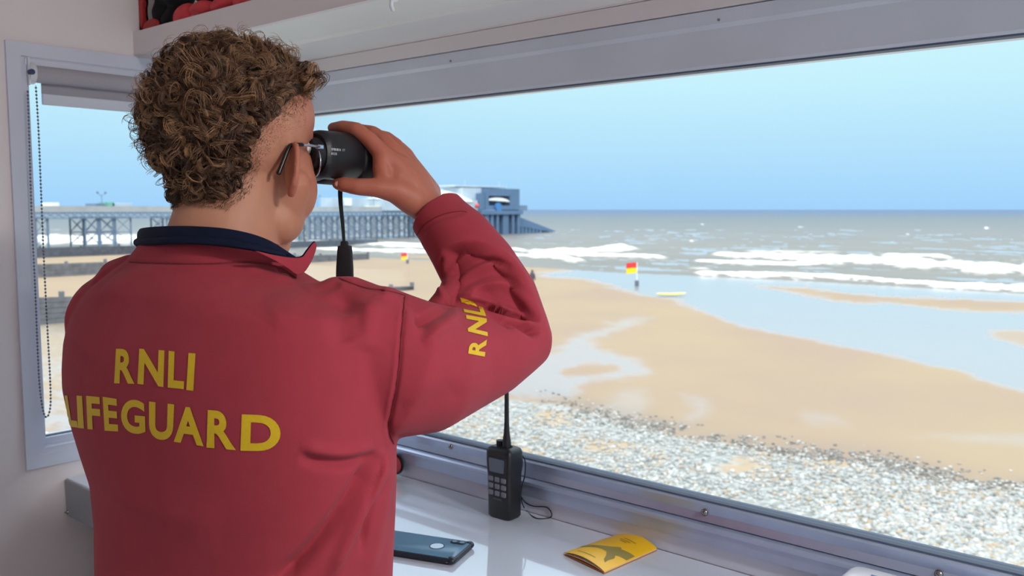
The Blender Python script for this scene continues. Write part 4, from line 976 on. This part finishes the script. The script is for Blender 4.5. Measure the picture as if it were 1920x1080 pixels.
# broad folds, then narrower ones
sculpt(jm, [([(709, 850), (684, 896), (652, 945), (613, 997), (555, 1058), (500, 1100)], -.016, 15), ([(728, 845), (706, 898), (672, 966), (640, 1033), (617, 1090)], .009, 10),
            ([(740, 850), (722, 930), (705, 1010), (690, 1090)], .004, 13),
            ([(560, 858), (610, 868), (660, 866), (712, 850)], -.008, 10), ([(560, 838), (640, 850), (700, 838)], .005, 12),
            ([(655, 545), (640, 590), (650, 650)], -.006, 22), ([(700, 560), (690, 600), (680, 660)], .005, 20), ([(600, 530), (560, 560), (500, 600)], .003, 25),
            ([(757, 552), (790, 590), (800, 640)], -.005, 14), ([(775, 600), (815, 590), (852, 566)], -.010, 10), ([(790, 640), (835, 610), (862, 580)], .006, 14),
            ([(200, 560), (240, 520), (300, 510)], .002, 12), ([(180, 900), (300, 960), (420, 990)], .003, 40), ([(730, 780), (800, 760), (870, 720)], -.003, 22)],
       [([(822, 520), (824, 480), (840, 459), (885, 449), (935, 464), (975, 502), (1003, 560), (1012, 604), (960, 596), (900, 580), (858, 574), (838, 560)], -.022, 14)])
sculpt(jm, [([(846, 556), (870, 520), (915, 497), (965, 515), (995, 560)], .0070, 11), ([(862, 566), (895, 540), (940, 533), (985, 562), (1010, 600)], .0070, 9),
            ([(838, 530), (858, 495), (895, 474), (945, 482), (985, 522)], .005, 8), ([(850, 545), (880, 505), (930, 488), (980, 525)], -.004, 5),
            ([(812, 500), (816, 530), (836, 556)], .006, 8), ([(828, 478), (822, 510), (838, 552)], -.008, 5),
            ([(856, 566), (890, 560), (930, 575), (975, 607)], .010, 8), ([(903, 575), (935, 592), (966, 612)], -.011, 8), ([(930, 572), (970, 590), (1002, 614)], .006, 6), ([(948, 590), (980, 608), (1010, 628)], -.014, 8),
            ([(790, 445), (800, 425), (836, 405), (870, 400)], -.0025, 4), ([(786, 452), (796, 470), (806, 500)], .004, 8),
            ([(722, 852), (702, 911), (692, 960), (676, 1040)], -.007, 5), ([(714, 868), (699, 925), (686, 985)], .004, 4),
            ([(760, 548), (753, 620), (746, 700), (734, 770), (729, 800), (737, 832)], -.0045, 4, 0), ([(753, 556), (747, 620), (739, 700), (727, 770), (722, 800), (729, 836)], .0015, 5, 0),
            ([(243, 491), (330, 494), (400, 494), (470, 491), (525, 502), (556, 520)], -.0022, 3.2, 0), ([(636, 522), (690, 541), (757, 553)], -.0022, 3.2, 0),
            ([(455, 496), (495, 512), (525, 520), (560, 520)], .0035, 7), ([(520, 500), (545, 515), (555, 527)], -.004, 5), ([(575, 522), (600, 540), (640, 530)], -.003, 8),
            ([(748, 545), (735, 548), (715, 545)], .004, 10), ([(225, 492), (190, 515), (168, 540)], .0030, 6), ([(235, 500), (205, 520), (180, 548)], -.0025, 5)])
jk_o = bpy.data.objects.new('sweatshirt', jm); jm.materials.append(fleece); jm.polygons.foreach_set('use_smooth', [True]*len(jm.polygons)); adopt(jk_o)
jbvh = BVHTree.FromPolygons([tuple(v) for v in getco(jm)], [tuple(p.vertices) for p in jm.polygons])

def seam(pts, name='seam', r=.0009, m=None):
    q = []
    for p_ in smooth_poly([Vector(a) for a in pts], 10):
        hit, n_, _, _d = jbvh.ray_cast(CAM, ray(p_.x, p_.y).normalized())
        if hit is not None: q.append(hit + n_*.0002)
    o = MB().tube(q, r, 6, round_=True).build(name, m or seam_shade, None, True); COL.objects.unlink(o); return adopt(o)
seam_shade = mat('shaded_seam', (124, 38, 46), .85)  # darker than the cloth: shade of the groove put into the seam colour
seam([(760, 549), (754, 620), (747, 700), (735, 770), (730, 800), (738, 832)])
seam([(243, 491), (330, 494), (400, 494), (470, 491), (520, 500), (556, 522)])
seam([(636, 522), (660, 531), (690, 541), (725, 545), (757, 553)])
seam([(777, 462), (782, 440), (800, 418), (830, 402), (862, 396), (874, 398)])
# ---- lettering on the sweatshirt
def glyph(ch):
    c = bpy.data.curves.new('g', 'FONT'); c.body = ch; c.size = 1; c.offset = .036; c.resolution_u = 6
    o = bpy.data.objects.new('g', c); COL.objects.link(o); dg = bpy.context.evaluated_depsgraph_get(); dg.update()
    me = bpy.data.meshes.new_from_object(o.evaluated_get(dg)); bpy.data.objects.remove(o); bpy.data.curves.remove(c)
    v = np.array([q.co[:2] for q in me.vertices]); mn, mx_ = v.min(0), v.max(0); f = [tuple(p.vertices) for p in me.polygons]; bpy.data.meshes.remove(me)
    return (v-mn)/(mx_-mn), f
def letters(name, items, bvh, m, off=.0007, maxpx=6.0, parent=man, dn=None):
    """items: (char, TL, TR, BL, BR) corners in the photo; each letter is laid on the surface behind it"""
    vs, fs = [], []
    for ch, TL, TR, BL_, BR in items:
        g, f = glyph(ch); TL, TR, BL_, BR = map(np.array, (TL, TR, BL_, BR))
        s, t = g[:, 0:1], g[:, 1:2]; q = (BL_*(1-s)+BR*s)*(1-t)+(TL*(1-s)+TR*s)*t
        bm = bmesh.new(); vv = [bm.verts.new((p[0], p[1], 0)) for p in q]
        for k in f:
            try: bm.faces.new([vv[i] for i in k])
            except ValueError: pass
        bmesh.ops.triangulate(bm, faces=bm.faces[:])
        for _ in range(7):
            es = [e for e in bm.edges if e.calc_length() > maxpx]
            if not es: break
            bmesh.ops.subdivide_edges(bm, edges=es, cuts=1); bmesh.ops.triangulate(bm, faces=bm.faces[:])
        bm.verts.index_update(); k0 = len(vs); ok = {}
        for v_ in bm.verts:
            d = ray(v_.co.x, v_.co.y).normalized(); hit, n_, _, dist = bvh.ray_cast(CAM, d)
            if hit is None: ok[v_.index] = None; continue
            ok[v_.index] = len(vs); vs.append(hit + n_*off)
        for fc in bm.faces:
            ids = [ok[v_.index] for v_ in fc.verts]
            if None in ids: continue
            P3 = [vs[i] for i in ids]
            if max((P3[0]-P3[1]).length, (P3[1]-P3[2]).length, (P3[2]-P3[0]).length) > .06: continue
            fs.append(ids)
        bm.free()
    o = mesh_obj(name, vs, fs, m, None); COL.objects.unlink(o); return adopt(o, parent)
def cp(pts, ox=100, oy=600, s=2.909): return [(ox+x/s, oy+y/s) for x, y in pts]
BACK1 = [('R', *cp([(345, 157), (440, 160), (335, 345), (446, 348)])), ('N', *cp([(472, 157), (609, 167), (462, 348), (603, 365)])), ('L', *cp([(632, 169), (722, 178), (627, 368), (714, 377)])), ('I', *cp([(740, 180), (778, 183), (728, 382), (766, 386)]))]
BACK2 = [('L', *cp([(64, 411), (108, 412), (88, 580), (138, 586)])), ('I', *cp([(130, 412), (160, 414), (138, 588), (171, 591)])), ('F', *cp([(182, 413), (256, 420), (190, 594), (262, 600)])), ('E', *cp([(272, 418), (350, 430), (283, 603), (357, 607)])),
         ('G', *cp([(373, 428), (500, 440), (373, 612), (506, 625)])), ('U', *cp([(525, 444), (662, 460), (525, 645), (654, 660)])), ('A', *cp([(662, 470), (812, 480), (660, 663), (822, 688)])), ('R', *cp([(845, 490), (975, 500), (838, 695), (998, 709)])), ('D', *cp([(1030, 514), (1240, 522), (1022, 712), (1240, 716)]))]
letters('back_lettering', BACK1, jbvh, M['yellow']); letters('back_lettering', BACK2, jbvh, M['yellow'])
SLV = [('R', (877, 663), (881, 635), (908, 669), (912, 637)), ('N', (877, 622), (873, 591), (914, 631), (912, 598)), ('L', (870, 586), (866, 570), (911, 594), (905, 577)), ('I', (866, 567), (863, 558), (896, 576), (886, 564))]
letters('sleeve_lettering', SLV, jbvh, M['yellow'], maxpx=4)

# ---- collar
def band(name, pts, th, m, parent=man, bulge=.002):
    """standing band: pts = (px, ytop, ybot, depth); outward side gets the bulge"""
    top = smooth_poly([P(x, a, d) for x, a, c, d in pts], 8); bot = smooth_poly([P(x, c, d-.004) for x, a, c, d in pts], 8); cen = sum(top, Vector())/len(top); cen = Vector((P(420, 440, 1.04)))
    R = []
    for a, c in zip(top, bot):
        o_ = Vector((a.x-cen.x, a.y-cen.y, 0)).normalized(); r = []
        for k in range(6): s = k/5; r.append(a.lerp(c, s)+o_*(bulge*math.sin(s*math.pi)+th*.5*(1 if 0 < k < 5 else .4)))
        for k in range(6): s = 1-k/5; r.append(a.lerp(c, s)-o_*(th*.5*(1 if 0 < k < 5 else .4)))
        R.append(r)
    o = MB().rings(R).build(name, m, None, True); COL.objects.unlink(o); return adopt(o, parent)
band('collar', [(330, 436, 462, 1.16), (290, 434, 462, 1.14), (264, 431, 460, 1.09), (272, 427, 459, 1.03), (310, 424, 456, .985), (360, 424, 456, .965), (420, 428, 460, .955), (470, 438, 466, .955), (505, 451, 473, .965), (530, 466, 480, .985), (548, 479, 487, 1.005)], .006, navy)
band('collar', [(300, 450, 464, 1.15), (260, 447, 463, 1.09), (268, 446, 462, 1.025), (308, 444, 459, .978), (360, 443, 458, .957), (420, 447, 463, .947), (470, 456, 470, .947), (506, 466, 477, .957), (530, 474, 483, .978)], .006, navy, man, .003)
# open front wing of the collar: red outside, navy lining
def wing(name, outl, d0, slope, th, m):
    a = [P(x, y, d0+slope*(x-550)/100) for x, y in outl]; n_ = FWD*th
    o = MB().prism(a, n_).build(name, m, None, True); COL.objects.unlink(o); adopt(o); mod = o.modifiers.new('b', 'BEVEL'); mod.width = .0012; mod.segments = 3; return o
out1 = [tuple(p) for p in smooth_poly([Vector(p) for p in [(478, 470), (512, 478), (545, 483), (566, 482), (576, 470), (588, 455), (592, 459), (589, 474), (580, 494), (568, 511), (556, 514), (540, 503), (515, 488)]], 4)]
wing('collar_wing', out1, .968, .055, .005, fleece)
out2 = [tuple(p) for p in smooth_poly([Vector(p) for p in [(500, 474), (545, 481), (564, 480), (574, 468), (587, 453), (590, 456), (583, 470), (572, 486), (545, 487), (510, 480)]], 4)]
wing('collar_lining', out2, .9745, .055, .003, navy)

# ---- trousers and shoes (below the frame)
dark = mat('navy_trousers', (26, 30, 44), .8, var=.1, scale=60)
hipc = Vector((feet.x, feet.y, .97)); b = MB()
rings = [[Vector((hipc.x, hipc.y, z_)) + tr*(a*math.cos(t)) + tf*(c*math.sin(t)) for t in np.linspace(0, 2*math.pi, 32, endpoint=False)] for z_, a, c in ((1.02, .155, .105), (.95, .165, .11), (.86, .165, .11), (.80, .12, .08))]
b.rings(rings)
for s in (1, -1): b.tube([hipc+tr*(.085*s)-UPW*.10, hipc+tr*(.09*s)-UPW*.28, hipc+tr*(.10*s)+tf*.012-UPW*.50, hipc+tr*(.11*s)-UPW*.75, hipc+tr*(.115*s)-UPW*.90], [.088, .080, .064, .056, .052], 20, round_=False)
tm = remesh(b, .009, 4); tm.materials.append(dark); tm.polygons.foreach_set('use_smooth', [True]*len(tm.polygons)); adopt(bpy.data.objects.new('trousers', tm))
for s in (1, -1):
    q = Vector((feet.x, feet.y, 0))+tr*(.12*s); b = MB()
    b.tube([q-tf*.05+UPW*.05, q+tf*.04+UPW*.045, q+tf*.13+UPW*.036, q+tf*.175+UPW*.032], [.040, .043, .040, .028], 18, round_=True, flat=.8); b.tube([q-UPW*-.05, q+UPW*.11], [.038, .042], 16)
    sm = remesh(b, .006, 3); co = getco(sm); co[:, 2] = np.maximum(co[:, 2], .001); setco(sm, co); sm.materials.append(M['black']); sm.polygons.foreach_set('use_smooth', [True]*len(sm.polygons)); adopt(bpy.data.objects.new('shoe', sm))
# eyes
for s in (1, -1):
    o = MB().sphere(H(.030*s, .062, .028), .0115, 18).build('eye', mat('eye_white_%d' % s, (235, 230, 225), .2), None, True); COL.objects.unlink(o); adopt(o)
# thumb nail
o = MB().sphere(P(634, 345, 1.1175), (.005, .0015, .0038), 12, Matrix((RT, FH, UPW)).transposed()).build('nail', mat('nail', (214, 160, 146), .3), None, True); COL.objects.unlink(o); adopt(o)
# ---- curly hair: a rough under-layer and about a thousand curled locks, one mesh
def hair_mat():
    m = bpy.data.materials.new('curly_brown_hair'); m.use_nodes = True; n = m.node_tree; b = n.nodes['Principled BSDF']; a = n.nodes.new('ShaderNodeAttribute'); a.attribute_name = 'tone'
    r = n.nodes.new('ShaderNodeValToRGB'); e = r.color_ramp.elements; e[0].position = 0; e[0].color = srgb(58, 42, 33); e[1].position = 1; e[1].color = srgb(196, 150, 106)
    k = e.new(.45); k.color = srgb(112, 81, 60); n.links.new(a.outputs['Fac'], r.inputs['Fac']); n.links.new(r.outputs['Color'], b.inputs['Base Color'])
    b.inputs['Roughness'].default_value = .42; b.inputs['Specular IOR Level'].default_value = .45; return m
HPOLY = [(150, 372), (318, 372), (345, 378), (420, 374), (440, 350), (449, 318), (458, 280), (472, 240), (500, 208), (535, 182), (562, 160), (585, 140), (700, 150), (700, -200), (150, -200)]
co = getco(bm_); no = getno(bm_); Hc = np.array(HC); rel = co-Hc
lr, lf, lu = rel@np.array(hr), rel@np.array(hf), rel@np.array(UPW)
mir = co - 2*np.outer(np.where(lr < 0, lr, 0), np.array(hr))          # the left side mirrors the right
px, py, _ = to_px(mir)
onhead = (lu > -.05) & (lu < .16) & (np.hypot(lr, lf) < .13) & (np.abs(lr) < .085)
scal = onhead & inpoly(px, py, HPOLY) & ((lf < .045) | (lu > .085)) & (lf < .078)
idx = np.nonzero(scal)[0]
HV, HT, HF = [], [], []; nv = 0
def add_strand(path, rad, tone):
    global nv
    n_ = len(path); t = np.gradient(path, axis=0); t /= np.linalg.norm(t, axis=1)[:, None]+1e-12
    x = np.cross(t, np.array([.31, .83, .45])); x /= np.linalg.norm(x, axis=1)[:, None]+1e-9; y = np.cross(t, x)
    r = rad*np.array([1]*(n_-2)+[.7, .25])
    for k in range(3):
        a = 2*math.pi*k/3; HV.append(path + x*(np.cos(a)*r)[:, None] + y*(np.sin(a)*r)[:, None])
    b0 = nv; i = np.arange(n_-1)
    for k in range(3):
        k2 = (k+1) % 3; HF.append(np.stack([b0+k*n_+i, b0+k2*n_+i, b0+k2*n_+i+1, b0+k*n_+i+1], 1))
    HT.append(np.tile(tone, 3)); nv += 3*n_
NL = 900
g_ = np.array([0, 0, -1.0])
# even-ish root choice
perm = RNG.permutation(idx)[:9000]; roots = []; cell = {}
for i in perm:
    key = tuple((co[i]/.0088).astype(int))
    if key in cell: continue
    cell[key] = 1; roots.append(i)
    if len(roots) >= NL: break
clumpA = RNG.normal(0, 1, (60, 3)); clumpP = RNG.uniform(-.1, .1, (60, 3))
for i in roots:
    p = co[i]; n_ = no[i]/np.linalg.norm(no[i]); up = lu[i]
    nearest = np.argmin(((clumpP-rel[i])**2).sum(1)); base = clumpA[nearest]
    tang = base*.8 + RNG.normal(0, .6, 3); tang -= n_*(tang@n_); tang /= np.linalg.norm(tang)+1e-9
    fx, fy, _d = to_px(mir[i:i+1]); edge = pdist(fx, fy, HPOLY[1:13])[0][0]
    size = np.clip(.35+edge/70., .35, 1.0)                      # shorter toward the faded side
    crown = np.clip(.75+up*3.2, .7, 1.0)
    L_ = size*crown*RNG.uniform(.75, 1.2)
    R_ = RNG.uniform(.0062, .0118)*(.55+.45*size); turns = RNG.uniform(1.1, 1.9)
    ax = n_*RNG.uniform(.15, 1.2) + tang*RNG.uniform(.4, 1.0) + g_*.25; ax /= np.linalg.norm(ax)
    e1 = n_ - ax*(n_@ax); e1 /= np.linalg.norm(e1)+1e-9; e2 = np.cross(ax, e1)*RNG.choice([-1, 1])
    ns = 20; s = np.linspace(0, 1, ns); th = s*turns*2*math.pi + RNG.uniform(-.4, .4)
    adv = .016*L_; rise = .003*L_*(1-(1-s)**2)
    cr = R_*np.clip(s*4, 0, 1)*(1-.25*s)
    core = p + np.outer(rise, n_) + np.outer(s*adv, ax) + np.outer(cr*(1-np.cos(th)), e1)*.9 + np.outer(cr*np.sin(th), e2) - n_*.001
    tone0 = np.clip(RNG.normal(.24, .14), 0, .9) + (.28 if RNG.uniform() < .10 else 0)
    for k in range(26):
        off = RNG.normal(0, 1, 3); off -= ax*(off@ax); w0 = .0016*RNG.uniform(.1, 1.4)
        q = core + np.outer(np.clip(.5+s*1.1, 0, 1.4)*w0, off) + np.outer(s, RNG.normal(0, .0004, 3))
        tn = np.clip(tone0 + RNG.normal(0, .08) + s*.30 - .12, 0, 1)
        add_strand(q, RNG.uniform(.00026, .00044), tn)
# fringe falling over the forehead
for _ in range(150):
    a = RNG.uniform(-.045, .062); p = np.array(H(a, 0.058+RNG.uniform(-.012, .008)-abs(a)*.25, .104+RNG.uniform(-.01, .012))); fwd_ = np.array(hf); outw = np.array(hr)*np.sign(a)*.3
    ax = fwd_*.8+outw+g_*RNG.uniform(.0, 1.2)+RNG.normal(0, .3, 3); ax /= np.linalg.norm(ax); e1 = np.cross(ax, RNG.normal(0, 1, 3)); e1 /= np.linalg.norm(e1); e2 = np.cross(ax, e1)
    ns = 18; s = np.linspace(0, 1, ns); th = s*RNG.uniform(1.0, 2.0)*6.28; R_ = RNG.uniform(.005, .010); cr = R_*np.clip(s*3, 0, 1)
    core = p + np.outer(s*RNG.uniform(.006, .020), ax) + np.outer(cr*(1-np.cos(th)), e1) + np.outer(cr*np.sin(th), e2) + np.outer(.008*np.sin(s*3.1), np.array(UPW))
    tone0 = np.clip(RNG.normal(.5, .15), 0, 1)
    for k in range(9):
        q = core + RNG.normal(0, .0013, 3) + RNG.normal(0, .00012, (ns, 3)) + np.outer(s, RNG.normal(0, .0016, 3)); add_strand(q, RNG.uniform(.00026, .00045), np.clip(tone0+s*.25-.05, 0, 1))
# loose flyaway curls at the outline
for i in RNG.choice(idx, 260):
    p = co[i]; n_ = no[i]/np.linalg.norm(no[i]); fx, fy, _d = to_px(mir[i:i+1]); 
    if pdist(fx, fy, HPOLY[1:13])[0][0] < 35: continue
    tang = RNG.normal(0, 1, 3); tang -= n_*(tang@n_); tang /= np.linalg.norm(tang); e2 = np.cross(n_, tang)
    ns = 20; s = np.linspace(0, 1, ns); R_ = RNG.uniform(.006, .011); th = s*RNG.uniform(1.1, 1.7)*6.28
    core = p + np.outer(.008+.010*np.minimum(s*1.6, 1), n_) + np.outer(R_*(1-np.cos(th)), n_*.8) + np.outer(R_*np.sin(th), tang) + np.outer(s*.008, e2)
    for k in range(3): add_strand(core+RNG.normal(0, .0008, 3)+np.outer(s, RNG.normal(0, .0015, 3)), RNG.uniform(.00016, .0003), np.clip(.45+s*.4+0*s, 0, 1))
# short clippered hair: fade below and in front of the curls
FADE = [(330, 372), (360, 385), (430, 392), (470, 360), (495, 300), (520, 262), (548, 250), (574, 240), (574, 190), (580, 130), (560, 150), (520, 185), (475, 235), (450, 300), (440, 350), (420, 372)]
fi = np.nonzero(onhead & inpoly(px, py, FADE))[0]
for i in RNG.choice(fi, 9000):
    p = co[i]+RNG.normal(0, .0008, 3); n_ = no[i]/np.linalg.norm(no[i]); fx, fy, _d = to_px(mir[i:i+1]); dd = pdist(fx, fy, HPOLY[1:13])[0][0]
    l = max(.0012, .0085-dd*.00016)*RNG.uniform(.6, 1.1)
    if RNG.uniform() > np.clip(1.25-dd/62., .0, 1): continue
    d_ = n_*.55 + g_*.55 - np.array(hf)*.55 + RNG.normal(0, .25, 3); d_ /= np.linalg.norm(d_); s = np.linspace(0, 1, 4)
    add_strand(p + np.outer(s*l, d_) - np.outer(s*s*l*.25, n_), .00016, np.full(4, .34+RNG.uniform(-.15, .25)))
V_ = np.concatenate(HV); F_ = np.concatenate(HF); T_ = np.concatenate(HT)
# under-layer: the scalp patch pushed out, lumpy
fm = np.empty(len(bm_.polygons)*4, np.int32) if all(len(p.vertices) == 4 for p in bm_.polygons) else None
if fm is not None:
    bm_.polygons.foreach_get('vertices', fm); fm = fm.reshape(-1, 4); edg = np.zeros(len(co)); 
    d_, _t = pdist(px[idx], py[idx], HPOLY[1:13]); edg[idx] = d_
    lift = .0005 + .0075*np.clip(edg/45., 0, 1)*(1+.45*np.sin(rel[:, 0]*310+2*np.sin(rel[:, 2]*240))*np.sin(rel[:, 1]*290+rel[:, 2]*260))
    keepf = scal[fm].all(1); ff = fm[keepf]; used = np.unique(ff); rm = np.full(len(co), -1); rm[used] = np.arange(len(used))
    nvv = no/np.linalg.norm(no, axis=1)[:, None]
    V_ = np.concatenate([V_, co[used]+nvv[used]*lift[used][:, None]]); F_ = np.concatenate([F_, rm[ff]+nv]); T_ = np.concatenate([T_, np.full(len(used), .14)])
me = bpy.data.meshes.new('hair'); me.vertices.add(len(V_)); me.vertices.foreach_set('co', V_.ravel()); me.loops.add(F_.size); me.loops.foreach_set('vertex_index', F_.ravel().astype(np.int32))
me.polygons.add(len(F_)); me.polygons.foreach_set('loop_start', (np.arange(len(F_))*4).astype(np.int32)); me.update()
a = me.attributes.new('tone', 'FLOAT', 'POINT'); a.data.foreach_set('value', T_.astype(np.float32)); me.materials.append(hair_mat())
me.polygons.foreach_set('use_smooth', [True]*len(me.polygons)); adopt(bpy.data.objects.new('hair', me))
# ================================================================== what the person wears and holds
# ---- binoculars
bn = empty('binoculars', B0 + hf*.06 - hr*.03, 'black binoculars held to the eyes in both hands', 'binoculars')
def barrel(base, name_side):
    def Q(s, a, u): return base + hf*s + hr*a + UPW*u
    def ring(s, ra, rb, n_=36, p=.86, da=0, du=0): return [Q(s, da+ra*math.copysign(abs(math.cos(t))**p, math.cos(t)), du+rb*math.copysign(abs(math.sin(t))**p, math.sin(t))) for t in np.linspace(0, 2*math.pi, n_, endpoint=False)]
    MB().rings([ring(-.012, .0175, .0175, p=1), ring(-.013, .0205, .0205, p=1), ring(.006, .0215, .0215, p=1), ring(.008, .0195, .0195, p=1)]).build('eyecup', M['rubber'], bn, True)
    MB().rings([ring(.002, .023, .0255), ring(.006, .0255, .0295), ring(.010, .0262, .0305), ring(.062, .0272, .0310), ring(.066, .0268, .0305), ring(.067, .0255, .0290)]).build('barrel', M['black'], bn, True)
    MB().rings([ring(.064, .0245, .0285), ring(.066, .0275, .0312, du=-.001), ring(.070, .0290, .0325, du=-.002), ring(.098, .0295, .0325, du=-.003), ring(.112, .0285, .0310, du=-.003), ring(.116, .0265, .0290, du=-.003)]).build('rubber_armour', M['rubber'], bn, True)
    MB().rings([ring(.1155, .0215, .0215, p=1), ring(.1165, .0215, .0215, p=1)]).build('objective_lens', mat('coated_lens', (40, 60, 90), .05, spec=1), bn, True)
    return Q
Q = barrel(B0, 'r'); barrel(bl, 'l')
MB().tube([B0-hr*.031+hf*.02, B0-hr*.031+hf*.085], [.009, .009], 16, round_=True).build('hinge', M['black'], bn, True)
MB().box((0, 0, 0), (0, 0, 0)) if False else None
b = MB(); 
for s0_, s1_ in ((.030, .045), (.070, .085)):
    b.prism([B0-hr*.008+hf*s0_+UPW*.012, B0-hr*.054+hf*s0_+UPW*.012, B0-hr*.054+hf*s0_-UPW*.006, B0-hr*.008+hf*s0_-UPW*.006], hf*(s1_-s0_))
b.build('bridge', M['black'], bn)
MB().tube([Q(.078, .0285, .004), Q(.078, .0285, -.014)], [.0022, .0022], 10, round_=True).build('strap_lug', M['rubber'], bn, True)
# lettering on the barrel
bv = [o for o in bn.children if o.name.startswith('barrel')][0]
bb = BVHTree.FromPolygons([tuple(v.co) for v in bv.data.vertices], [tuple(p.vertices) for p in bv.data.polygons])
def row(txt, x0, y0, x1, y1, h):
    n_ = len(txt); it = []
    for i, c in enumerate(txt):
        if c == ' ': continue
        a = x0+(x1-x0)*i/n_; e_ = x0+(x1-x0)*(i+.80)/n_; ya = y0+(y1-y0)*i/n_; ye = y0+(y1-y0)*(i+.8)/n_
        it.append((c, (a, ya-h), (e_, ye-h), (a, ya), (e_, ye)))
    return it
gp = mat('silver_print', (190, 192, 196), .4)
letters('maker_lettering', row('SPIRION XT', 621, 282, 647, 284, 4.4)+row('8X25', 621, 290, 632, 291, 4.4), bb, gp, .0003, 3.0, bn)

# ---- neck strap hanging from the binoculars
ns_ = empty('binocular_strap', P(640, 355, 1.14), 'narrow black strap with a wide padded tab hanging below the binoculars', 'strap')
sp_ = smooth_poly([P(641, 340, 1.150), P(638, 358, 1.146), P(639, 385, 1.145), P(642, 415, 1.145), P(644, 440, 1.145), P(645, 458, 1.145)], 6)
def ribbon(pts, ws, th, name, m, parent):
    R = []
    for p, w_ in zip(pts, ws): R.append([p+RT*w_+FH*th, p-RT*w_+FH*th, p-RT*w_-FH*th, p+RT*w_-FH*th])
    return MB().rings(R).build(name, m, parent)
green = mat('dark_green_webbing', (14, 34, 36), .7)
ribbon(sp_, np.linspace(.0032, .0018, len(sp_)), .0007, 'webbing', green, ns_)
R = []
for y, w_ in ((452, .0035), (454, .0050), (460, .0052), (461, .0090), (470, .0098), (500, .0112), (530, .0118), (600, .0118)):
    c = P(646+(.5 if y > 460 else 0), y, 1.145+(y-452)*.0001); R.append([c+RT*(w_*math.copysign(abs(math.cos(t))**.5, math.cos(t)))+FH*(.003*math.copysign(abs(math.sin(t))**.5, math.sin(t))) for t in np.linspace(0, 2*math.pi, 24, endpoint=False)])
MB().rings(R).build('padded_tab', M['rubber'], ns_, True)

# ---- spectacles
gl = empty('glasses', H(0, .08, .028), 'silver wire-framed spectacles with black ear tips worn by the lifeguard', 'glasses')
silver = mat('silver_wire', (196, 204, 222), .18, metal=.9); tipm = mat('black_tip', (14, 12, 14), .35)
for s in (1, -1):
    pass
    MB().tube([H(.0560*s, .068, .0290), H(.0640*s, .045, .0290), H(.0725*s, .024, .0285)], [.0019, .0016, .0014], 10, round_=True).build('temple', silver, gl, True)
    MB().box((-.0026, -.0045, -.0026), (.0026, .0045, .0026), .0006, Matrix.Translation(H(.0560*s, .067, .0290)) @ HM.to_4x4()).build('hinge', silver, gl, True)
    tp_ = [H(.0725*s, .024, .0285), H(.0745*s, .006, .0270), H(.0755*s, -.001, .0210), H(.0755*s, -.0085, .007), H(.0750*s, -.0150, -.006)]
    MB().tube(smooth_poly(tp_, 5), .0020, 10, round_=True, flat=1.3).build('ear_tip', tipm, gl, True)
    loop = [H((.0315+.0235*math.cos(a))*s, .0840-.015*((.0315+.0235*math.cos(a))/.055)**2, .012+.0185*math.sin(a)) for a in np.linspace(0, 2*math.pi, 40)]
    MB().tube(loop, .0009, 8).build('rim', silver, gl, True)
    MB().prism(loop[:-1], hf*.0015).build('lens', M['glass'], gl)
MB().tube([H(-.0085, .084, .016), H(0, .094, .019), H(.0085, .084, .016)], .0009, 8).build('bridge', silver, gl, True)
